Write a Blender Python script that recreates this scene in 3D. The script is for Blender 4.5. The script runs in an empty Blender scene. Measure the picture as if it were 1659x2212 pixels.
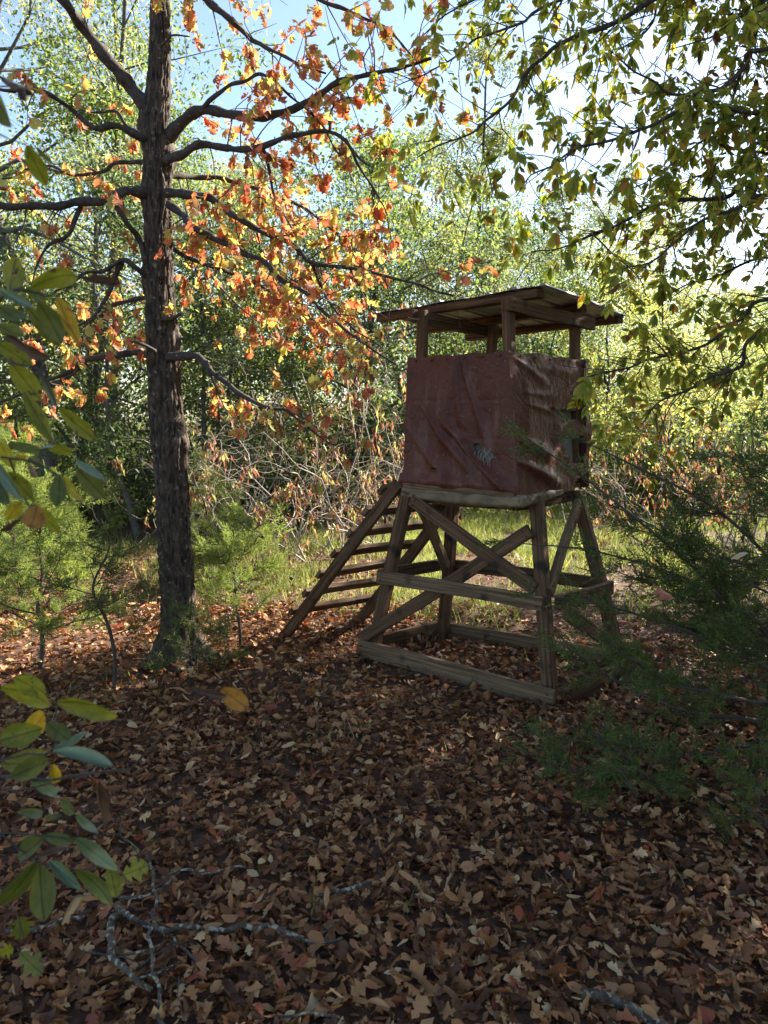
import bpy, bmesh, math, random
import numpy as np
from mathutils import Vector, Matrix

random.seed(7)
RNG = np.random.default_rng(7)
S = bpy.context.scene
COL = S.collection
R = math.radians

# ------------------------------------------------------------------ camera, sky, sun, exposure
CAM_H, PITCH = 1.65, 7.16
cam = bpy.data.cameras.new('camera')
cam.sensor_fit = 'VERTICAL'
cam.sensor_height = 36.0
cam.lens = 36.0 * 1600 / 2212
cam.clip_start, cam.clip_end = 0.05, 1000
cam.dof.use_dof = True
cam.dof.focus_distance = 5.2
cam.dof.aperture_fstop = 7.0
cam_o = bpy.data.objects.new('camera', cam)
cam_o.location = (0, 0, CAM_H)
cam_o.rotation_euler = (R(90 - PITCH), 0, 0)
COL.objects.link(cam_o)
S.camera = cam_o

SUN_AZ, SUN_EL = 57.0, 34.0          # azimuth clockwise from +Y
w = bpy.data.worlds.new('World')
S.world = w
w.use_nodes = True
nt = w.node_tree
nt.nodes.clear()
sky = nt.nodes.new('ShaderNodeTexSky')
sky.sky_type = 'NISHITA'
sky.sun_disc = False
sky.sun_elevation = R(SUN_EL)
sky.sun_rotation = R(SUN_AZ)
sky.air_density = 1.0
sky.dust_density = 1.0
sky.ozone_density = 1.3
bg = nt.nodes.new('ShaderNodeBackground')
bg.inputs['Strength'].default_value = 0.066
wo = nt.nodes.new('ShaderNodeOutputWorld')
nt.links.new(sky.outputs[0], bg.inputs[0])
nt.links.new(bg.outputs[0], wo.inputs[0])

sun = bpy.data.lights.new('sun', 'SUN')
sun.energy = 5.0
sun.angle = R(0.5)
sun.color = (1.0, 0.93, 0.82)
sun_o = bpy.data.objects.new('sun', sun)
sd = Vector((math.sin(R(SUN_AZ)) * math.cos(R(SUN_EL)), math.cos(R(SUN_AZ)) * math.cos(R(SUN_EL)), math.sin(R(SUN_EL))))
sun_o.rotation_euler = sd.to_track_quat('Z', 'Y').to_euler()
sun_o.location = sd * 60
COL.objects.link(sun_o)

S.view_settings.view_transform = 'Standard'
S.view_settings.look = 'None'
S.view_settings.gamma = 1.0
S.view_settings.use_curve_mapping = False
S.view_settings.exposure = 2.35
S.cycles.max_bounces = 8
S.cycles.diffuse_bounces = 4
S.cycles.transmission_bounces = 6
S.cycles.use_denoising = True

# ------------------------------------------------------------------ measuring helpers
FPX = 1600.0
CP, SP = math.cos(R(PITCH)), math.sin(R(PITCH))


def ray(x, y):
    a, b = (x - 829.5) / FPX, -(y - 1106) / FPX
    return np.array((a, CP + b * SP, -SP + b * CP))


def at(x, y, Y):
    r = ray(x, y)
    return r * (Y / r[1]) + np.array((0, 0, CAM_H))


def atz(x, y, z):
    r = ray(x, y)
    return r * ((z - CAM_H) / r[2]) + np.array((0, 0, CAM_H))


def proj(P):
    P = np.atleast_2d(P)
    d = P[:, 1] * CP - (P[:, 2] - CAM_H) * SP
    u = P[:, 1] * SP + (P[:, 2] - CAM_H) * CP
    return 829.5 + FPX * P[:, 0] / d, 1106 - FPX * u / d, d


def norm(v):
    v = np.asarray(v, float)
    return v / (np.linalg.norm(v, axis=-1, keepdims=True) + 1e-12)


def _hash(i, j, k, seed):
    n = (i * 374761393 + j * 668265263 + k * 2147483647 + seed * 974634541) & 0xffffffff
    n = ((n ^ (n >> 13)) * 1274126177) & 0xffffffff
    n = (n ^ (n >> 16)) & 0xffff
    return n / 65535.0


def vnoise(P, seed=0):
    P = np.asarray(P, float)
    I = np.floor(P).astype(np.int64)
    f = P - I
    f = f * f * (3 - 2 * f)
    out = 0
    for a in (0, 1):
        for b in (0, 1):
            for c in (0, 1):
                wgt = (f[:, 0] if a else 1 - f[:, 0]) * (f[:, 1] if b else 1 - f[:, 1]) * (f[:, 2] if c else 1 - f[:, 2])
                out = out + wgt * _hash(I[:, 0] + a, I[:, 1] + b, I[:, 2] + c, seed)
    return out


def ground_z(X, Y):
    X = np.asarray(X, float)
    Y = np.asarray(Y, float)
    P = np.stack([X.ravel() * 0.9, Y.ravel() * 0.9, np.zeros(X.size)], 1)
    Q = np.stack([X.ravel() * 3.1, Y.ravel() * 3.1, np.ones(X.size)], 1)
    h = (vnoise(P, 3) - 0.5) * 0.07 + (vnoise(Q, 4) - 0.5) * 0.025
    return h.reshape(X.shape)


# ------------------------------------------------------------------ object helpers
def fast_mesh(name, V, F, mat, smooth=True):
    """V (n,3); F array (m,k) or list of such arrays."""
    V = np.ascontiguousarray(V, dtype=np.float32)
    if not isinstance(F, (list, tuple)):
        F = [F]
    F = [np.asarray(f, dtype=np.int32) for f in F if len(f)]
    me = bpy.data.meshes.new(name)
    me.vertices.add(len(V))
    me.vertices.foreach_set('co', V.ravel())
    loops = np.concatenate([f.ravel() for f in F])
    sizes = np.concatenate([np.full(len(f), f.shape[1], dtype=np.int32) for f in F])
    starts = np.concatenate([[0], np.cumsum(sizes)[:-1]]).astype(np.int32)
    me.loops.add(len(loops))
    me.loops.foreach_set('vertex_index', loops)
    me.polygons.add(len(sizes))
    me.polygons.foreach_set('loop_start', starts)
    me.polygons.foreach_set('use_smooth', np.full(len(sizes), smooth, dtype=bool))
    me.update(calc_edges=True)
    if mat:
        me.materials.append(mat)
    return me


def link(name, me, parent=None, kind=None):
    o = bpy.data.objects.new(name, me)
    COL.objects.link(o)
    if parent:
        o.parent = parent
    if kind:
        o['kind'] = kind
    return o


def obj(name, V, F, mat, parent=None, kind=None, smooth=True):
    return link(name, fast_mesh(name, V, F, mat, smooth), parent, kind)


def thing(name, label, cat, loc=(0, 0, 0), group=None, rz=0.0):
    o = bpy.data.objects.new(name, None)
    o.location = loc
    o.rotation_euler = (0, 0, rz)
    o.empty_display_size = 0.1
    COL.objects.link(o)
    o['label'] = label
    o['category'] = cat
    if group:
        o['group'] = group
    return o


class Acc:
    """collects vertices and faces of one mesh"""
    def __init__(self):
        self.V, self.F, self.n = [], {}, 0

    def add(self, V, F):
        V = np.asarray(V, float)
        for f in (F if isinstance(F, list) else [F]):
            f = np.asarray(f)
            if len(f):
                self.F.setdefault(f.shape[1], []).append(f + self.n)
        self.V.append(V)
        self.n += len(V)

    def data(self):
        return np.concatenate(self.V), [np.concatenate(v) for v in self.F.values()]

    def build(self, name, mat, parent=None, kind=None, smooth=True, origin=None):
        V, F = self.data()
        if origin is not None:
            V = V - np.asarray(origin)
        return obj(name, V, F, mat, parent, kind, smooth)


def resample(P, rad, step):
    P = np.asarray(P, float)
    rad = np.asarray(rad, float)
    n = len(P)
    if n == 2:
        k = max(2, int(np.linalg.norm(P[1] - P[0]) / step) + 1)
        t = np.linspace(0, 1, k)[:, None]
        return P[0] * (1 - t) + P[1] * t, rad[0] * (1 - t[:, 0]) + rad[1] * t[:, 0]
    E = np.vstack([2 * P[0] - P[1], P, 2 * P[-1] - P[-2]])
    out, ro = [], []
    for i in range(n - 1):
        p0, p1, p2, p3 = E[i], E[i + 1], E[i + 2], E[i + 3]
        k = max(1, int(np.linalg.norm(p2 - p1) / step))
        for j in range(k):
            t = j / k
            out.append(0.5 * (2 * p1 + (p2 - p0) * t + (2 * p0 - 5 * p1 + 4 * p2 - p3) * t * t + (3 * p1 - p0 - 3 * p2 + p3) * t ** 3))
            ro.append(rad[i] * (1 - t) + rad[i + 1] * t)
    out.append(P[-1])
    ro.append(rad[-1])
    return np.array(out), np.array(ro)


def tube(P, rad, sides=6, rough=0.0, seed=0, freq=30.0, cap=True):
    P = np.asarray(P, float)
    rad = np.asarray(rad, float)
    n = len(P)
    T = np.gradient(P, axis=0)
    T = norm(T)
    ref = np.array((0.31, 0.17, 0.93)) if abs(T[0, 2]) < 0.8 else np.array((1.0, 0.1, 0.05))
    N = np.zeros_like(P)
    N[0] = norm(ref - T[0] * ref.dot(T[0]))
    for i in range(1, n):
        v = N[i - 1] - T[i] * N[i - 1].dot(T[i])
        N[i] = norm(v)
    B = np.cross(T, N)
    a = np.linspace(0, 2 * np.pi, sides, endpoint=False)
    D = N[:, None, :] * np.cos(a)[None, :, None] + B[:, None, :] * np.sin(a)[None, :, None]
    rr = np.repeat(rad[:, None], sides, 1)
    if rough:
        Q = (P[:, None, :] + D * rad[:, None, None]).reshape(-1, 3)
        rr = rr * (1 + rough * (2 * vnoise(Q * freq, seed).reshape(n, sides) - 1))
    V = (P[:, None, :] + D * rr[:, :, None]).reshape(-1, 3)
    i = np.arange(n - 1)[:, None] * sides
    j = np.arange(sides)[None, :]
    j2 = (j + 1) % sides
    F = np.stack([i + j, i + j2, i + sides + j2, i + sides + j], -1).reshape(-1, 4)
    Fs = [F]
    if cap:
        V = np.vstack([V, P[0] - T[0] * rad[0] * 0.3, P[-1] + T[-1] * rad[-1] * 0.5])
        m = n * sides
        jj = np.arange(sides)
        k2 = (jj + 1) % sides
        Fs.append(np.stack([k2, jj, np.full(sides, m)], -1))
        b = (n - 1) * sides
        Fs.append(np.stack([b + jj, b + k2, np.full(sides, m + 1)], -1))
    return V, Fs


def bend(V, ax, k):
    """roll the flat template round an axis; k = curvature"""
    if abs(k) < 1e-4:
        return V
    V = V.copy()
    s = V[:, ax] - (0.5 if ax == 1 else 0)
    Rr = 1 / k - V[:, 2]
    V[:, ax] = Rr * np.sin(s * k) + (0.5 if ax == 1 else 0)
    V[:, 2] = 1 / k - Rr * np.cos(s * k)
    return V


def leaf_tpl(outline, fold=0.15, kx=0.0, ky=0.0, twist=0.0, jit=0.0, stem=0.0, seed=0):
    """outline: list of (half width, y) from base to tip"""
    rg = np.random.default_rng(seed)
    ys = [o[1] for o in outline]
    V = [(0, 0, 0)]
    for wd, y in outline:
        wl = wd * (1 + jit * rg.uniform(-1, 1))
        wr = wd * (1 + jit * rg.uniform(-1, 1))
        V += [(-wl, y + jit * rg.uniform(-.08, .08), wl * fold + jit * rg.uniform(-.08, .08)), (0, y, 0),
              (wr, y + jit * rg.uniform(-.08, .08), wr * fold + jit * rg.uniform(-.08, .08))]
    V.append((0, 1, 0))
    F = []
    n = len(outline)
    F += [(0, 2, 1), (0, 3, 2)]
    for i in range(n - 1):
        a = 1 + 3 * i
        b = a + 3
        F += [(a, a + 1, b + 1), (a, b + 1, b), (a + 1, a + 2, b + 2), (a + 1, b + 2, b + 1)]
    a = 1 + 3 * (n - 1)
    t = len(V) - 1
    F += [(a, a + 1, t), (a + 1, a + 2, t)]
    V = np.array(V, float)
    if twist:
        c, s = np.cos(twist * V[:, 1]), np.sin(twist * V[:, 1])
        V = np.stack([V[:, 0] * c - V[:, 2] * s, V[:, 1], V[:, 0] * s + V[:, 2] * c], 1)
    V = bend(V, 0, kx)
    V = bend(V, 1, ky)
    V = V - V[0]
    F = np.array(F)
    if stem:
        m = len(V)
        V = np.vstack([V, (-.008, -stem, .02), (.008, -stem, .02), (.014, .04, 0.0)])
        F = np.vstack([F, (m, m + 1, m + 2), (0, m, m + 2)])
    return V, F


OAK = [(.05, .06), (.16, .17), (.25, .25), (.10, .34), (.36, .52), (.40, .60), (.17, .68), (.24, .84), (.13, .93)]
OAK2 = [(.06, .08), (.22, .24), (.08, .33), (.30, .50), (.12, .58), (.26, .78), (.08, .88)]
ELL = [(.07, .12), (.16, .34), (.19, .57), (.12, .82)]
ELL2 = [(.14, .15), (.24, .38), (.25, .62), (.15, .84)]
LANC = [(.10, .2), (.14, .5), (.09, .8)]
BROAD = [(.10, .06), (.20, .18), (.27, .34), (.30, .50), (.28, .66), (.20, .82), (.10, .93)]


def frames(d, n):
    y = norm(d)
    x = norm(np.cross(y, n))
    z = np.cross(x, y)
    return x, y, z


def scatter(tpls, pos, d, n, sc, rng=RNG, pick=None):
    """merge oriented copies of the templates into one mesh's arrays"""
    acc = Acc()
    pos = np.asarray(pos, float)
    sc = np.broadcast_to(np.asarray(sc, float), (len(pos),))
    x, y, z = frames(d, n)
    if pick is None:
        pick = rng.integers(0, len(tpls), len(pos))
    for k, (tv, tf) in enumerate(tpls):
        m = np.where(pick == k)[0]
        if not len(m):
            continue
        V = pos[m][:, None, :] + sc[m][:, None, None] * (tv[None, :, 0:1] * x[m][:, None, :] + tv[None, :, 1:2] * y[m][:, None, :] + tv[None, :, 2:3] * z[m][:, None, :])
        F = tf[None] + (np.arange(len(m)) * len(tv))[:, None, None]
        acc.add(V.reshape(-1, 3), F.reshape(-1, tf.shape[1]))
    return acc


def place_parts(name, tpls, mats, pos, d, n, sc, pick, parent, origin=(0, 0, 0)):
    """single leaves: one object each, sharing the template meshes"""
    ms = [[fast_mesh(name, tv, tf, m) for m in mats] for tv, tf in tpls]
    x, y, z = frames(d, n)
    sc = np.broadcast_to(np.asarray(sc, float), (len(pos),))
    og = np.asarray(origin, float)
    for i in range(len(pos)):
        o = link(name, ms[pick[i]][i % len(mats)], parent)
        M = Matrix(((x[i][0], y[i][0], z[i][0], pos[i][0] - og[0]), (x[i][1], y[i][1], z[i][1], pos[i][1] - og[1]),
                    (x[i][2], y[i][2], z[i][2], pos[i][2] - og[2]), (0, 0, 0, 1)))
        o.matrix_local = M @ Matrix.Scale(float(sc[i]), 4)


def rand_dirs(n, rng=RNG):
    return norm(rng.normal(size=(n, 3)))


# ------------------------------------------------------------------ materials
def new_mat(name):
    m = bpy.data.materials.new(name)
    m.use_nodes = True
    t = m.node_tree
    t.nodes.clear()
    out = t.nodes.new('ShaderNodeOutputMaterial')
    return m, t, out


def nd(t, typ, **kw):
    n = t.nodes.new(typ)
    for k, v in kw.items():
        if k.startswith('i_'):
            key = k[2:]
            n.inputs[int(key) if key.isdigit() else key].default_value = v
        else:
            setattr(n, k, v)
    return n


def ramp(t, stops, src, interp='LINEAR'):
    r = t.nodes.new('ShaderNodeValToRGB')
    r.color_ramp.interpolation = interp
    els = r.color_ramp.elements
    while len(els) < len(stops):
        els.new(0.5)
    for e, (p, c) in zip(els, stops):
        e.position = p
        e.color = (*c, 1)
    t.links.new(src, r.inputs[0])
    return r.outputs[0]


def island_random(t):
    g = nd(t, 'ShaderNodeNewGeometry')
    oi = nd(t, 'ShaderNodeObjectInfo')
    a = nd(t, 'ShaderNodeMath', operation='ADD')
    t.links.new(g.outputs['Random Per Island'], a.inputs[0])
    t.links.new(oi.outputs['Random'], a.inputs[1])
    f = nd(t, 'ShaderNodeMath', operation='FRACT')
    t.links.new(a.outputs[0], f.inputs[0])
    return f.outputs[0]


def leaf_mat(name, stops, trans=0.45, rough=0.5, spec=0.3, tint=(1.0, 1.0, 0.75), spots=None, spot_scale=9.0, spot_at=(.60, .68), veins=False):
    m, t, out = new_mat(name)
    col = ramp(t, stops, island_random(t))
    if veins:                                   # midrib and side veins in the leaf's own coordinates
        tc = nd(t, 'ShaderNodeTexCoord')
        sp = nd(t, 'ShaderNodeSeparateXYZ')
        t.links.new(tc.outputs['Object'], sp.inputs[0])
        ab = nd(t, 'ShaderNodeMath', operation='ABSOLUTE')
        t.links.new(sp.outputs[0], ab.inputs[0])
        ma = nd(t, 'ShaderNodeMath', operation='MULTIPLY_ADD', i_1=-.9)
        t.links.new(ab.outputs[0], ma.inputs[0])
        t.links.new(sp.outputs[1], ma.inputs[2])
        mu = nd(t, 'ShaderNodeMath', operation='MULTIPLY', i_1=11.0)
        t.links.new(ma.outputs[0], mu.inputs[0])
        fr = nd(t, 'ShaderNodeMath', operation='FRACT')
        t.links.new(mu.outputs[0], fr.inputs[0])
        gt = nd(t, 'ShaderNodeMapRange')
        gt.inputs[1].default_value, gt.inputs[2].default_value = .80, .95
        t.links.new(fr.outputs[0], gt.inputs[0])
        rb = nd(t, 'ShaderNodeMapRange')
        rb.inputs[1].default_value, rb.inputs[2].default_value = .022, .010
        t.links.new(ab.outputs[0], rb.inputs[0])
        half = nd(t, 'ShaderNodeMath', operation='MULTIPLY', i_1=.35)
        t.links.new(gt.outputs[0], half.inputs[0])
        mxv = nd(t, 'ShaderNodeMath', operation='MAXIMUM')
        t.links.new(half.outputs[0], mxv.inputs[0])
        t.links.new(rb.outputs[0], mxv.inputs[1])
        vm = nd(t, 'ShaderNodeMixRGB', blend_type='MULTIPLY')
        vm.inputs[2].default_value = (.45, .42, .35, 1)
        t.links.new(mxv.outputs[0], vm.inputs[0])
        t.links.new(col, vm.inputs[1])
        nz0 = nd(t, 'ShaderNodeTexNoise', i_Scale=3.5, i_Detail=4)
        t.links.new(tc.outputs['Object'], nz0.inputs['Vector'])
        tone = ramp(t, [(.3, (.62, .66, .6)), (.7, (1.15, 1.1, 1.0))], nz0.outputs[0])
        vm2 = nd(t, 'ShaderNodeMixRGB', blend_type='MULTIPLY', i_0=1.0)
        t.links.new(vm.outputs[0], vm2.inputs[1])
        t.links.new(tone, vm2.inputs[2])
        col = vm2.outputs[0]
    if spots:
        tc = nd(t, 'ShaderNodeTexCoord')
        oi = nd(t, 'ShaderNodeObjectInfo')
        nz = nd(t, 'ShaderNodeTexNoise', noise_dimensions='4D')
        nz.inputs['Scale'].default_value = spot_scale
        nz.inputs['Detail'].default_value = 3
        t.links.new(tc.outputs['Object'], nz.inputs['Vector'])
        mul = nd(t, 'ShaderNodeMath', operation='MULTIPLY', i_1=40.0)
        t.links.new(oi.outputs['Random'], mul.inputs[0])
        t.links.new(mul.outputs[0], nz.inputs['W'])
        mr = nd(t, 'ShaderNodeMapRange')
        mr.inputs[1].default_value, mr.inputs[2].default_value = spot_at
        t.links.new(nz.outputs[0], mr.inputs[0])
        mx = nd(t, 'ShaderNodeMixRGB')
        mx.inputs[2].default_value = (*spots, 1)
        t.links.new(mr.outputs[0], mx.inputs[0])
        t.links.new(col, mx.inputs[1])
        col = mx.outputs[0]
    p = nd(t, 'ShaderNodeBsdfPrincipled')
    p.inputs['Roughness'].default_value = rough
    p.inputs['Specular IOR Level'].default_value = spec
    t.links.new(col, p.inputs['Base Color'])
    tr = nd(t, 'ShaderNodeBsdfTranslucent')
    tm = nd(t, 'ShaderNodeMixRGB', blend_type='MULTIPLY', i_0=1.0)
    tm.inputs[2].default_value = (*tint, 1)
    t.links.new(col, tm.inputs[1])
    t.links.new(tm.outputs[0], tr.inputs[0])
    mix = nd(t, 'ShaderNodeMixShader', i_0=trans)
    t.links.new(p.outputs[0], mix.inputs[1])
    t.links.new(tr.outputs[0], mix.inputs[2])
    t.links.new(mix.outputs[0], out.inputs[0])
    return m


def noise_mat(name, c1, c2, scale=8, rough=0.85, bump=0.3, bscale=40, spots=None, spot=(.62, .7), spot_scale=14, stretch=(1, 1, 1), coord='Object', spec=0.3, metallic=0.0, detail=6):
    m, t, out = new_mat(name)
    tc = nd(t, 'ShaderNodeTexCoord')
    mp = nd(t, 'ShaderNodeMapping')
    mp.inputs['Scale'].default_value = stretch
    t.links.new(tc.outputs[coord], mp.inputs[0])
    oi = nd(t, 'ShaderNodeObjectInfo')
    ad = nd(t, 'ShaderNodeVectorMath', operation='ADD')
    sc_ = nd(t, 'ShaderNodeMath', operation='MULTIPLY', i_1=37.0)
    t.links.new(oi.outputs['Random'], sc_.inputs[0])
    t.links.new(mp.outputs[0], ad.inputs[0])
    t.links.new(sc_.outputs[0], ad.inputs[1])
    n1 = nd(t, 'ShaderNodeTexNoise', i_Scale=scale, i_Detail=detail)
    t.links.new(ad.outputs[0], n1.inputs['Vector'])
    col = ramp(t, [(.3, c1), (.7, c2)], n1.outputs[0])
    if spots:
        n2 = nd(t, 'ShaderNodeTexNoise', i_Scale=spot_scale, i_Detail=4)
        t.links.new(tc.outputs[coord], n2.inputs['Vector'])
        mr = nd(t, 'ShaderNodeMapRange')
        mr.inputs[1].default_value, mr.inputs[2].default_value = spot
        t.links.new(n2.outputs[0], mr.inputs[0])
        mx = nd(t, 'ShaderNodeMixRGB')
        mx.inputs[2].default_value = (*spots, 1)
        t.links.new(mr.outputs[0], mx.inputs[0])
        t.links.new(col, mx.inputs[1])
        col = mx.outputs[0]
    p = nd(t, 'ShaderNodeBsdfPrincipled')
    p.inputs['Roughness'].default_value = rough
    p.inputs['Metallic'].default_value = metallic
    p.inputs['Specular IOR Level'].default_value = spec
    t.links.new(col, p.inputs['Base Color'])
    if bump:
        n3 = nd(t, 'ShaderNodeTexNoise', i_Scale=bscale, i_Detail=6)
        t.links.new(ad.outputs[0], n3.inputs['Vector'])
        b = nd(t, 'ShaderNodeBump', i_Strength=bump, i_Distance=0.01)
        t.links.new(n3.outputs[0], b.inputs['Height'])
        t.links.new(b.outputs[0], p.inputs['Normal'])
    t.links.new(p.outputs[0], out.inputs[0])
    return m


M_SOIL = noise_mat('leaf_mould', (.045, .022, .012), (.11, .055, .030), scale=30, bump=0.8, bscale=45, coord='Object')
M_BARK = noise_mat('oak_bark', (.010, .007, .005), (.100, .070, .046), scale=52, bump=1.0, bscale=90, stretch=(1, 1, .28), spots=(.17, .15, .105), spot=(.60, .70), spot_scale=30, detail=4)
M_BRANCH = noise_mat('branch_bark', (.030, .024, .020), (.075, .058, .045), scale=30, bump=0.5, bscale=120, spots=(.20, .20, .17), spot=(.66, .72), spot_scale=40)
M_TWIG = noise_mat('twig_bark', (.045, .032, .024), (.085, .06, .045), scale=30, bump=0)
M_GREYBARK = noise_mat('grey_bark', (.05, .045, .04), (.13, .12, .10), scale=12, bump=.3, bscale=50)
M_PALE = noise_mat('dry_stem', (.20, .165, .13), (.42, .36, .29), scale=10, bump=0)
M_LICHEN = noise_mat('lichened_bark', (.028, .020, .014), (.12, .094, .066), scale=34, bump=1.0, bscale=90, spots=(.30, .27, .19), spot=(.54, .62), spot_scale=55)
M_WOOD = noise_mat('weathered_board', (.040, .019, .008), (.165, .094, .046), scale=5, bump=.6, bscale=14, stretch=(.5, 13, 13), rough=.85, spots=(.022, .016, .011), spot=(.60, .72), spot_scale=7)
M_GREYWOOD = noise_mat('grey_board', (.062, .036, .017), (.235, .155, .086), scale=5, bump=.6, bscale=14, stretch=(.5, 13, 13), rough=.85, spots=(.035, .028, .018), spot=(.60, .72), spot_scale=7)
M_PLY = noise_mat('grey_plywood', (.16, .145, .115), (.28, .26, .21), scale=5, bump=.2, bscale=20, stretch=(1, 1, 6))
def tarp_mat():
    m, t, out = new_mat('brown_tarp')
    tc = nd(t, 'ShaderNodeTexCoord')
    O = tc.outputs['Object']
    n1 = nd(t, 'ShaderNodeTexNoise', i_Scale=3.0, i_Detail=8, i_Roughness=.65)
    t.links.new(O, n1.inputs['Vector'])
    col = ramp(t, [(.30, (.064, .0155, .008)), (.55, (.090, .024, .013)), (.75, (.125, .043, .026))], n1.outputs[0])

    def blot(col, scale, lo, hi, c, stretch=(1, 1, 1), detail=4):
        mp = nd(t, 'ShaderNodeMapping')
        mp.inputs['Scale'].default_value = stretch
        t.links.new(O, mp.inputs[0])
        n = nd(t, 'ShaderNodeTexNoise', i_Scale=scale, i_Detail=detail)
        t.links.new(mp.outputs[0], n.inputs['Vector'])
        mr = nd(t, 'ShaderNodeMapRange')
        mr.inputs[1].default_value, mr.inputs[2].default_value = lo, hi
        t.links.new(n.outputs[0], mr.inputs[0])
        mx = nd(t, 'ShaderNodeMixRGB')
        mx.inputs[2].default_value = (*c, 1)
        t.links.new(mr.outputs[0], mx.inputs[0])
        t.links.new(col, mx.inputs[1])
        return mx.outputs[0]
    col = blot(col, 9, .55, .85, (.17, .095, .070), (1, 1, .25))          # washed streaks
    col = blot(col, 85, .66, .74, (.27, .19, .155))                        # dust specks
    col = blot(col, 5, .58, .80, (.040, .014, .010))                       # damp stains
    p = nd(t, 'ShaderNodeBsdfPrincipled')
    p.inputs['Specular IOR Level'].default_value = .32
    t.links.new(col, p.inputs['Base Color'])
    n2 = nd(t, 'ShaderNodeTexNoise', i_Scale=12, i_Detail=5)
    t.links.new(O, n2.inputs['Vector'])
    rr = nd(t, 'ShaderNodeMapRange')
    rr.inputs[3].default_value, rr.inputs[4].default_value = .40, .68
    t.links.new(n2.outputs[0], rr.inputs[0])
    t.links.new(rr.outputs[0], p.inputs['Roughness'])
    wp = nd(t, 'ShaderNodeTexNoise', i_Scale=5, i_Detail=3)
    t.links.new(O, wp.inputs['Vector'])
    mxv = nd(t, 'ShaderNodeMixRGB', i_0=.22)
    t.links.new(O, mxv.inputs[1])
    t.links.new(wp.outputs['Color'], mxv.inputs[2])
    vo = nd(t, 'ShaderNodeTexVoronoi', feature='DISTANCE_TO_EDGE', i_Scale=7.5)
    t.links.new(mxv.outputs[0], vo.inputs['Vector'])
    cr = nd(t, 'ShaderNodeMapRange')
    cr.inputs[1].default_value, cr.inputs[2].default_value = 0, .07
    t.links.new(vo.outputs['Distance'], cr.inputs[0])
    b1 = nd(t, 'ShaderNodeBump', i_Strength=.30, i_Distance=.006)
    t.links.new(cr.outputs[0], b1.inputs['Height'])
    n3 = nd(t, 'ShaderNodeTexNoise', i_Scale=26, i_Detail=8, i_Roughness=.6)
    t.links.new(mxv.outputs[0], n3.inputs['Vector'])
    b2 = nd(t, 'ShaderNodeBump', i_Strength=.45, i_Distance=.012)
    t.links.new(n3.outputs[0], b2.inputs['Height'])
    t.links.new(b1.outputs[0], b2.inputs['Normal'])
    t.links.new(b2.outputs[0], p.inputs['Normal'])
    t.links.new(p.outputs[0], out.inputs[0])
    return m


M_TARP = tarp_mat()
M_HEM = noise_mat('grey_tarp_back', (.110, .078, .040), (.215, .160, .090), scale=9, bump=.2, bscale=60, rough=.6)
M_METAL = noise_mat('galvanised_sheet', (.20, .205, .21), (.32, .325, .33), scale=6, bump=.05, bscale=30, rough=.5, metallic=.4, spots=(.14, .11, .08), spot=(.60, .72), spot_scale=4)
M_NAIL = noise_mat('rusty_nail', (.05, .035, .03), (.10, .06, .04), scale=20, bump=0, metallic=.6, rough=.6)

M_OAKLEAF = leaf_mat('oak_leaf', [(0, (.24, .060, .032)), (.15, (.38, .115, .055)), (.38, (.48, .185, .095)), (.50, (.47, .235, .125)), (.57, (.42, .33, .10)), (.91, (.34, .36, .11)), (1, (.15, .060, .042))],
                      trans=.55, tint=(1.7, 1.55, 1.1))
M_HICK = leaf_mat('hickory_leaf', [(0, (.105, .135, .025)), (.35, (.17, .19, .033)), (.70, (.25, .24, .04)), (.88, (.38, .33, .05)), (.94, (.34, .15, .03)), (1, (.07, .035, .02))], trans=.6, tint=(2.3, 2.3, 1.5))
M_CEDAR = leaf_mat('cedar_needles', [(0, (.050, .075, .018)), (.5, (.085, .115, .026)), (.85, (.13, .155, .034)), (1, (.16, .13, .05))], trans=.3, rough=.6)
M_CEDAR_SUNLIT = leaf_mat('sunlit_cedar_needles', [(0, (.085, .13, .04)), (.5, (.14, .19, .055)), (1, (.24, .26, .08))], trans=.5, rough=.6, tint=(2.2, 2.1, 1.2))  # brighter copy of the cedar needles, sunlight put into the colour
M_GRASS = leaf_mat('grass_blades', [(0, (.09, .13, .035)), (.45, (.15, .20, .055)), (.75, (.24, .26, .09)), (1, (.36, .31, .17))], trans=.5, tint=(1.7, 1.7, 1.0), rough=.5)
M_LITTER = leaf_mat('fallen_leaf', [(0, (.052, .020, .008)), (.22, (.12, .047, .017)), (.42, (.20, .084, .029)), (.60, (.30, .138, .048)), (.74, (.39, .205, .082)), (.84, (.22, .046, .018)), (.94, (.44, .265, .115)), (1, (.50, .35, .18))],
                    trans=.16, rough=.55, spec=.28, tint=(1.2, .85, .5))
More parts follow.
